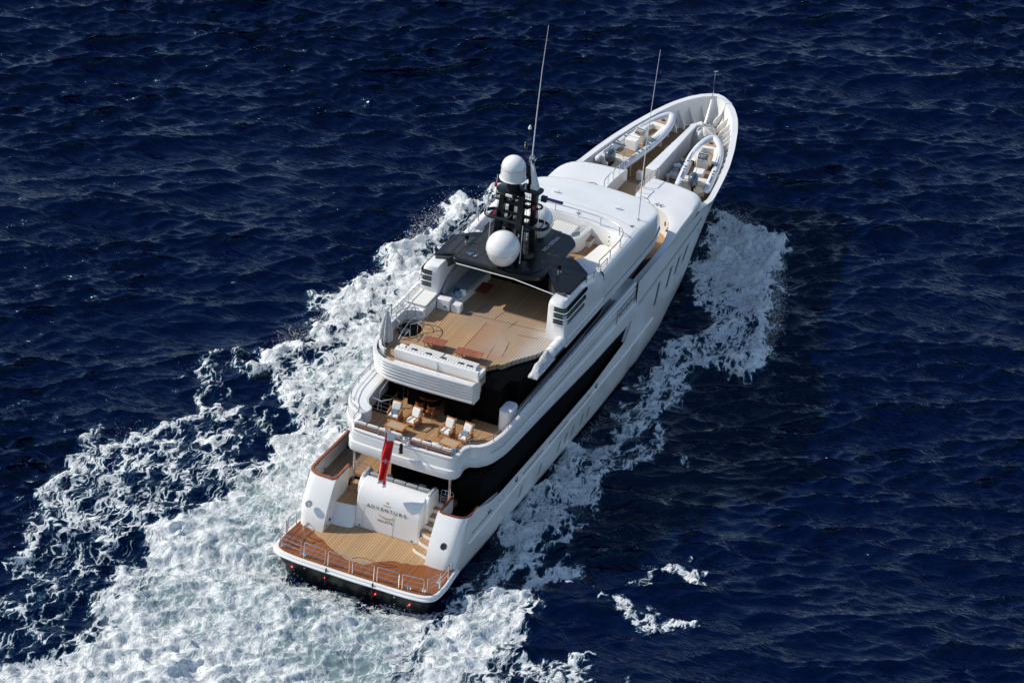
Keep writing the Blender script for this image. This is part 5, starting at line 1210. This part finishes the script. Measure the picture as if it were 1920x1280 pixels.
F = np.maximum(F, zone(Fz['sbow'], 1.5, .92, off=.25))
F = np.maximum(F, zone(Fz['sboard2'], 1.0, .66))
F = np.maximum(F, zone(Fz['streak'], .8, .70))
F = np.maximum(F, zone(Fz['sternright'], 1.6, .84, off=.2))
for k, dn in (('p1',.52),('p2',.52),('p3',.54),('p4',.42)): F = np.maximum(F, zone(Fz[k], .7, dn))
lines = [([(-2.0,48),(-6,46.5),(-10,44.6),(-12.4,43.0),(-13.3,41.5),(-13.3,38.5),(-12.6,34.2),(-12.7,30.6),(-13.7,27.7),(-13.4,23.5),(-14.9,21.0),(-14.9,18.6)], .95, .95),
         ([(1.4,50.3),(4.4,49.4),(6.9,46.9),(9.0,42.1),(10.2,38.4),(10.6,35.7),(10.2,33.4)], .8, .95),
         ([(-17.8,15.9),(-16.4,12.8),(-16.6,10.0),(-18.0,7.7),(-18.4,3.6),(-18.2,-0.6),(-17.7,-4.0),(-16.8,-8.1)], .7, .64),
         ([(-14.6,18.6),(-16.6,17.4),(-18.3,16.0)], .6, .68), ([(-16.2,12.7),(-13.9,9.4),(-11.4,7.6)], .5, .72),
         ([(-13.5,16.5),(-13.9,13.0),(-12.6,10.4),(-11,8.5)], .55, .66),
         ([(-10.8,14.8),(-12.5,16.6),(-13.9,18.8)], .8, .72),
         ([(5.3,25),(5.7,22),(6.0,18),(6.0,12),(6.1,6),(6.4,2),(6.9,-3),(7.4,-9)], .75, .80),
         ([(8.6,31),(7.9,25),(8.1,20),(7.5,16),(8.0,12),(7.2,8),(8.6,7.0)], .5, .66)]
CR_ = []
for P, wd_, dn in lines:
    c = zone(P, wd_, dn, closed=False); CR_.append(c); F = np.maximum(F, c)
# gaps of darker water
hole = zone([(-16.6,16.6),(-14.6,17.7),(-12.9,15.2),(-12.7,12.6),(-14.3,12.9)], .8, .34, off=.2)
hole = np.maximum(hole, zone([(-15.7,8.6),(-13.2,6.9),(-13.0,2.0),(-14.5,-.5),(-16.2,3.0)], 1.0, .16))
hole = np.maximum(hole, zone([(6.4,34.5),(8.3,35),(7.9,32.8),(6.6,32.8)], .7, .2))
hole = np.maximum(hole, zone([(5.6,21),(7.6,26),(8.3,25),(7.2,19.5)], .6, .2))
hole = np.maximum(hole, zone([(4.6,40),(5.6,39.2),(5.7,34),(5.3,24.5),(4.9,24.5),(4.7,34)], .35, .50, off=.1))
hole = np.maximum(hole, zone([(-11.5,21),(-13.3,22.5),(-12.9,27),(-11.8,26)], .7, .14))
F = np.clip(F-hole+.05*n3[sel]*(F > .1)+.08*nL[sel]*(F > .1), 0, 1.05)
foam = np.zeros(GX.shape); foam[sel] = F
C_ = np.maximum(zone(Fz['stern'], 2.5, 1.0, off=.4), zone(Fz['port'], 4.0, .75)); C_ = np.maximum(C_, zone(Fz['sbow'], 1.6, 1.0)); C_ = np.maximum(C_, zone(Fz['sternright'], 1.6, .9)); C_ = np.maximum(C_, CR_[7]*.9)
churn = np.zeros(GX.shape); churn[sel] = C_
# relief of the broken water: lumps inside it, raised crests on the bow waves
hull_w = np.interp(GY, [0,1.2,24,30,38,43,48,51.4], [4.0,4.4,4.6,4.4,3.3,2.3,1.0,0])
ridge = np.zeros(GX.shape)
for (c, a) in zip(CR_, (0.50,.50,.15,.2,.12,.12,.2,.12,.05)): r_ = np.zeros(GX.shape); r_[sel] = c; ridge += a*r_*(.8+.2*n1+.05*n3)
bil = np.abs(n2)*.5+np.abs(n3)*.35+np.abs(n4)*.22
swell = np.zeros(GX.shape); swell[sel] = np.clip(F, 0, 1)**2
calm = np.clip(foam*1.2, 0, .65)
Z = Z*(1-.5*calm)+ridge+swell*(np.abs(n2)*.6+np.abs(n1)*.4+np.abs(n4)*.12-.5)*.36
trough = np.exp(-((np.abs(GX)-5.3)/1.2)**2)*((GY > 3) & (GY < 38)); Z -= .12*trough
kern = np.exp(-((GX-0)**2/26+(GY+3.6)**2/5)); Z += kern*(.12+.12*n1+.06*np.abs(n3))
pit = np.clip((5.6-np.abs(GX))/1.2, 0, 1)*np.exp(-((GY-.6)/1.5)**2); Z = Z*(1-.7*pit)-.50*pit
inside = (np.abs(GX) < hull_w*.90) & (GY > 1.2) & (GY < 50.5); Z = np.where(inside, np.minimum(Z, -.12), Z)
far = np.clip((ex-20)/200, 0, 1)
co = np.empty((GX.size, 3), np.float32)
co[:, 0] = (GX+DX*(1-calm)).ravel(); co[:, 1] = (GY+DY*(1-calm)).ravel(); co[:, 2] = Z.ravel()
ny, nx = GX.shape
idx = np.arange(nx*ny).reshape(ny, nx)
q = np.stack([idx[:-1,:-1], idx[:-1,1:], idx[1:,1:], idx[1:,:-1]], -1).reshape(-1, 4)
me = bpy.data.meshes.new('sea')
me.vertices.add(co.shape[0]); me.vertices.foreach_set('co', co.ravel())
me.loops.add(q.size); me.loops.foreach_set('vertex_index', q.ravel().astype(np.int32))
me.polygons.add(len(q)); me.polygons.foreach_set('loop_start', (np.arange(len(q))*4).astype(np.int32)); 
me.polygons.foreach_set('use_smooth', np.ones(len(q), bool))
a = me.attributes.new('foam', 'FLOAT', 'POINT'); a.data.foreach_set('value', foam.ravel().astype(np.float32))
a = me.attributes.new('churn', 'FLOAT', 'POINT'); a.data.foreach_set('value', churn.ravel().astype(np.float32))
me.update(calc_edges=True)
sea = bpy.data.objects.new('sea', me); COL.objects.link(sea); sea['kind'] = 'structure'

m = bpy.data.materials.new('sea_water'); m.use_nodes = True; t = m.node_tree; p = t.nodes['Principled BSDF']; Nn = t.nodes.new; L = t.links.new
def Mt(op, a, b=None, c=None):
    n = Nn('ShaderNodeMath'); n.operation = op
    for i, v in enumerate((a, b, c)):
        if v is None: continue
        if isinstance(v, (int, float)): n.inputs[i].default_value = v
        else: L(v, n.inputs[i])
    return n.outputs[0]
def noise(scale, detail, vec, rough=.5, dist=0.0):
    n = Nn('ShaderNodeTexNoise'); n.inputs['Scale'].default_value = scale; n.inputs['Detail'].default_value = detail; n.inputs['Roughness'].default_value = rough; n.inputs['Distortion'].default_value = dist
    L(vec, n.inputs['Vector']); return n.outputs[0]
def sstep(x, lo, hi):
    n = Nn('ShaderNodeMapRange'); n.interpolation_type = 'SMOOTHSTEP'; L(x, n.inputs[0]); n.inputs[1].default_value = lo; n.inputs[2].default_value = hi; return n.outputs[0]
tc = Nn('ShaderNodeTexCoord'); obj_ = tc.outputs['Object']
at = Nn('ShaderNodeAttribute'); at.attribute_name = 'foam'; fo_ = at.outputs['Fac']
# warp the pattern space so that the lace is drawn out and curled
wn = Nn('ShaderNodeTexNoise'); wn.inputs['Scale'].default_value = .8; wn.inputs['Detail'].default_value = 4; L(obj_, wn.inputs['Vector'])
vm = Nn('ShaderNodeVectorMath'); vm.operation = 'MULTIPLY_ADD'; L(wn.outputs['Color'], vm.inputs[0]); vm.inputs[1].default_value = (1.5, 1.5, 0); L(obj_, vm.inputs[2]); wv = vm.outputs[0]
mp = Nn('ShaderNodeMapping'); mp.inputs['Rotation'].default_value = (0, 0, R(-8)); mp.inputs['Scale'].default_value = (1.5, .52, .6); L(wv, mp.inputs[0]); wv = mp.outputs[0]
def vor(scale, vec):
    v = Nn('ShaderNodeTexVoronoi'); v.feature = 'DISTANCE_TO_EDGE'; v.inputs['Scale'].default_value = scale; v.inputs['Randomness'].default_value = 1; L(vec, v.inputs['Vector']); return v.outputs['Distance']
v1 = Mt('SUBTRACT', 1, sstep(vor(.7, wv), 0, .20)); v2 = Mt('SUBTRACT', 1, sstep(vor(2.0, wv), 0, .20)); v3 = Mt('SUBTRACT', 1, sstep(vor(5.5, wv), 0, .25))
ns = noise(.75, 10, wv, .62); nf = noise(5.0, 6, wv, .65)
pat = Mt('ADD', Mt('ADD', Mt('MULTIPLY', v1, .22), Mt('MULTIPLY', v2, .24)), Mt('ADD', Mt('MULTIPLY', v3, .14), Mt('ADD', Mt('MULTIPLY', ns, .55), Mt('MULTIPLY', nf, .30))))
# pat is roughly 0.3 .. 1.2, mean ~0.62
val = Mt('ADD', Mt('MULTIPLY', fo_, 1.0), Mt('MULTIPLY', Mt('SUBTRACT', pat, .66), 1.35))
pres = sstep(fo_, .04, .25)
at3 = Nn('ShaderNodeAttribute'); at3.attribute_name = 'churn'; soft = sstep(at3.outputs['Fac'], .3, .9)
a1 = sstep(val, .50, .76); a2 = sstep(val, .30, 1.15)
alpha = Mt('MULTIPLY', Mt('ADD', Mt('MULTIPLY', a1, Mt('SUBTRACT', 1, Mt('MULTIPLY', soft, .8))), Mt('MULTIPLY', a2, Mt('MULTIPLY', soft, .8))), pres)
thin = Mt('MULTIPLY', sstep(val, .26, .62), pres)
mixA = Nn('ShaderNodeMix'); mixA.data_type = 'RGBA'; L(Mt('MULTIPLY', thin, .8), mixA.inputs['Factor']); mixA.inputs['A'].default_value = (.00005, .0016, .0215, 1); mixA.inputs['B'].default_value = (.014, .06, .105, 1)
at2 = Nn('ShaderNodeAttribute'); at2.attribute_name = 'churn'; ch_ = at2.outputs['Fac']
mid = Mt('MULTIPLY', sstep(Mt('ADD', ch_, Mt('MULTIPLY', Mt('SUBTRACT', noise(.55, 6, wv, .6), .5), .9)), .35, .95), .92)
mixM = Nn('ShaderNodeMix'); mixM.data_type = 'RGBA'; L(mid, mixM.inputs['Factor']); L(mixA.outputs['Result'], mixM.inputs['A']); mixM.inputs['B'].default_value = (.21, .29, .30, 1)
fcn = Nn('ShaderNodeMix'); fcn.data_type = 'RGBA'; L(sstep(Mt('ADD', noise(2.2, 8, wv, .7), Mt('MULTIPLY', v3, .12)), .36, .62), fcn.inputs['Factor']); fcn.inputs['A'].default_value = (.38, .44, .45, 1); fcn.inputs['B'].default_value = (.78, .80, .80, 1)
mixB = Nn('ShaderNodeMix'); mixB.data_type = 'RGBA'; L(alpha, mixB.inputs['Factor']); L(mixM.outputs['Result'], mixB.inputs['A']); L(fcn.outputs['Result'], mixB.inputs['B'])
L(mixB.outputs['Result'], p.inputs['Base Color'])
L(Mt('ADD', .10, Mt('MULTIPLY', alpha, .85)), p.inputs['Roughness'])
p.inputs['IOR'].default_value = 1.37; p.inputs['Specular Tint'].default_value = (.34, .82, 1.0, 1)
L(Mt('SUBTRACT', .5, Mt('MULTIPLY', alpha, .4)), p.inputs['Specular IOR Level'])
# small ripples on clear water and bubbly relief on foam
mr = Nn('ShaderNodeMapping'); mr.inputs['Rotation'].default_value = (0, 0, R(-32)); mr.inputs['Scale'].default_value = (.30, 1.6, 1); L(obj_, mr.inputs[0])
r1 = noise(1.5, 2.5, mr.outputs[0], .5, .6)
b1 = Nn('ShaderNodeBump'); b1.inputs['Strength'].default_value = 1.0; b1.inputs['Distance'].default_value = .13
wp = sstep(noise(.07, 3, obj_, .6), .36, .66); rp = Mt('SUBTRACT', 1, Mt('ABSOLUTE', Mt('SUBTRACT', Mt('MULTIPLY', r1, 2), 1))); L(Mt('MULTIPLY', rp, Mt('ADD', .45, Mt('MULTIPLY', wp, .8))), b1.inputs['Height'])
fh = Mt('ADD', Mt('MULTIPLY', noise(3.0, 8, wv, .7), 1.0), Mt('MULTIPLY', v2, .2))
b2 = Nn('ShaderNodeBump'); L(alpha, b2.inputs['Strength']); b2.inputs['Distance'].default_value = .10; L(fh, b2.inputs['Height']); L(b1.outputs[0], b2.inputs['Normal'])
L(b2.outputs[0], p.inputs['Normal'])
me.materials.append(m)

# flying spray over the bow waves, the wash and the hull sides
def spray(name, lines_, seed):
    g = np.random.default_rng(seed); T = np.array([(1,1,1),(1,-1,-1),(-1,1,-1),(-1,-1,1)])/1.7; O = []; S = []
    for P, w_, hgt, n, pw in lines_:
        P = np.array(P, float); d = np.hypot(*np.diff(P, axis=0).T); c = np.concatenate([[0], np.cumsum(d)]); u = g.random(n)*c[-1]
        clump = np.exp(.6*np.sin(u*2.1+seed)+.5*np.sin(u*5.3))
        x = np.interp(u, c, P[:,0])+g.normal(size=n)*w_; y = np.interp(u, c, P[:,1])+g.normal(size=n)*w_
        O.append(np.stack([x, y, .10+np.abs(g.normal(size=n))*hgt*clump*.7], 1)); S.append(.007+pw*g.random(n)**5)
    O = np.concatenate(O); S = np.concatenate(S); n = len(O)
    V = O[:,None,:]+T[None]*S[:,None,None]*(.6+.8*g.random((n,4,1)))
    me_ = bpy.data.meshes.new(name); me_.vertices.add(n*4); me_.vertices.foreach_set('co', V.astype(np.float32).ravel())
    tri = np.array([(0,1,2),(0,3,1),(0,2,3),(1,3,2)]); F_ = (np.arange(n)[:,None,None]*4+tri[None]).reshape(-1,3)
    me_.loops.add(F_.size); me_.loops.foreach_set('vertex_index', F_.ravel().astype(np.int32)); me_.polygons.add(len(F_)); me_.polygons.foreach_set('loop_start', (np.arange(len(F_))*3).astype(np.int32))
    me_.update(calc_edges=True); me_.materials.append(mat('spray_drops', (.85,.87,.88), .6))
    o = bpy.data.objects.new(name, me_); COL.objects.link(o); o['kind'] = 'stuff'; return o
spray('sea_spray', [([(-4,46.8),(-8,45.6),(-11.5,43.8),(-13.2,42),(-13.7,38.5),(-12.9,34.2),(-13.1,30.6),(-14.0,27.7),(-13.7,23.5),(-15.1,21.0)], .45, .42, 16000, .030),
    ([(-6,40),(-9,36),(-10,30),(-10,22)], 1.4, .22, 5000, .022),
    ([(2,50.3),(4.6,49.7),(7.2,46.9),(9.3,42.1),(10.5,38.4),(10.8,35.5)], .36, .36, 12000, .028),
    ([(3,48),(5,44),(7,40)], 1.0, .25, 4000, .02),
    ([(-4.9,-1.2),(-2,-1.9),(2,-1.9),(5.0,-1.0)], .55, .28, 6000, .03), ([(-18.2,10),(-18.6,3),(-18,-5)], .8, .06, 1200, .02), ([(-14.6,18.6),(-18.3,16.0)], .4, .10, 700, .02), ([(5.1,8),(5.3,24)], .2, .08, 1500, .02)], 4)
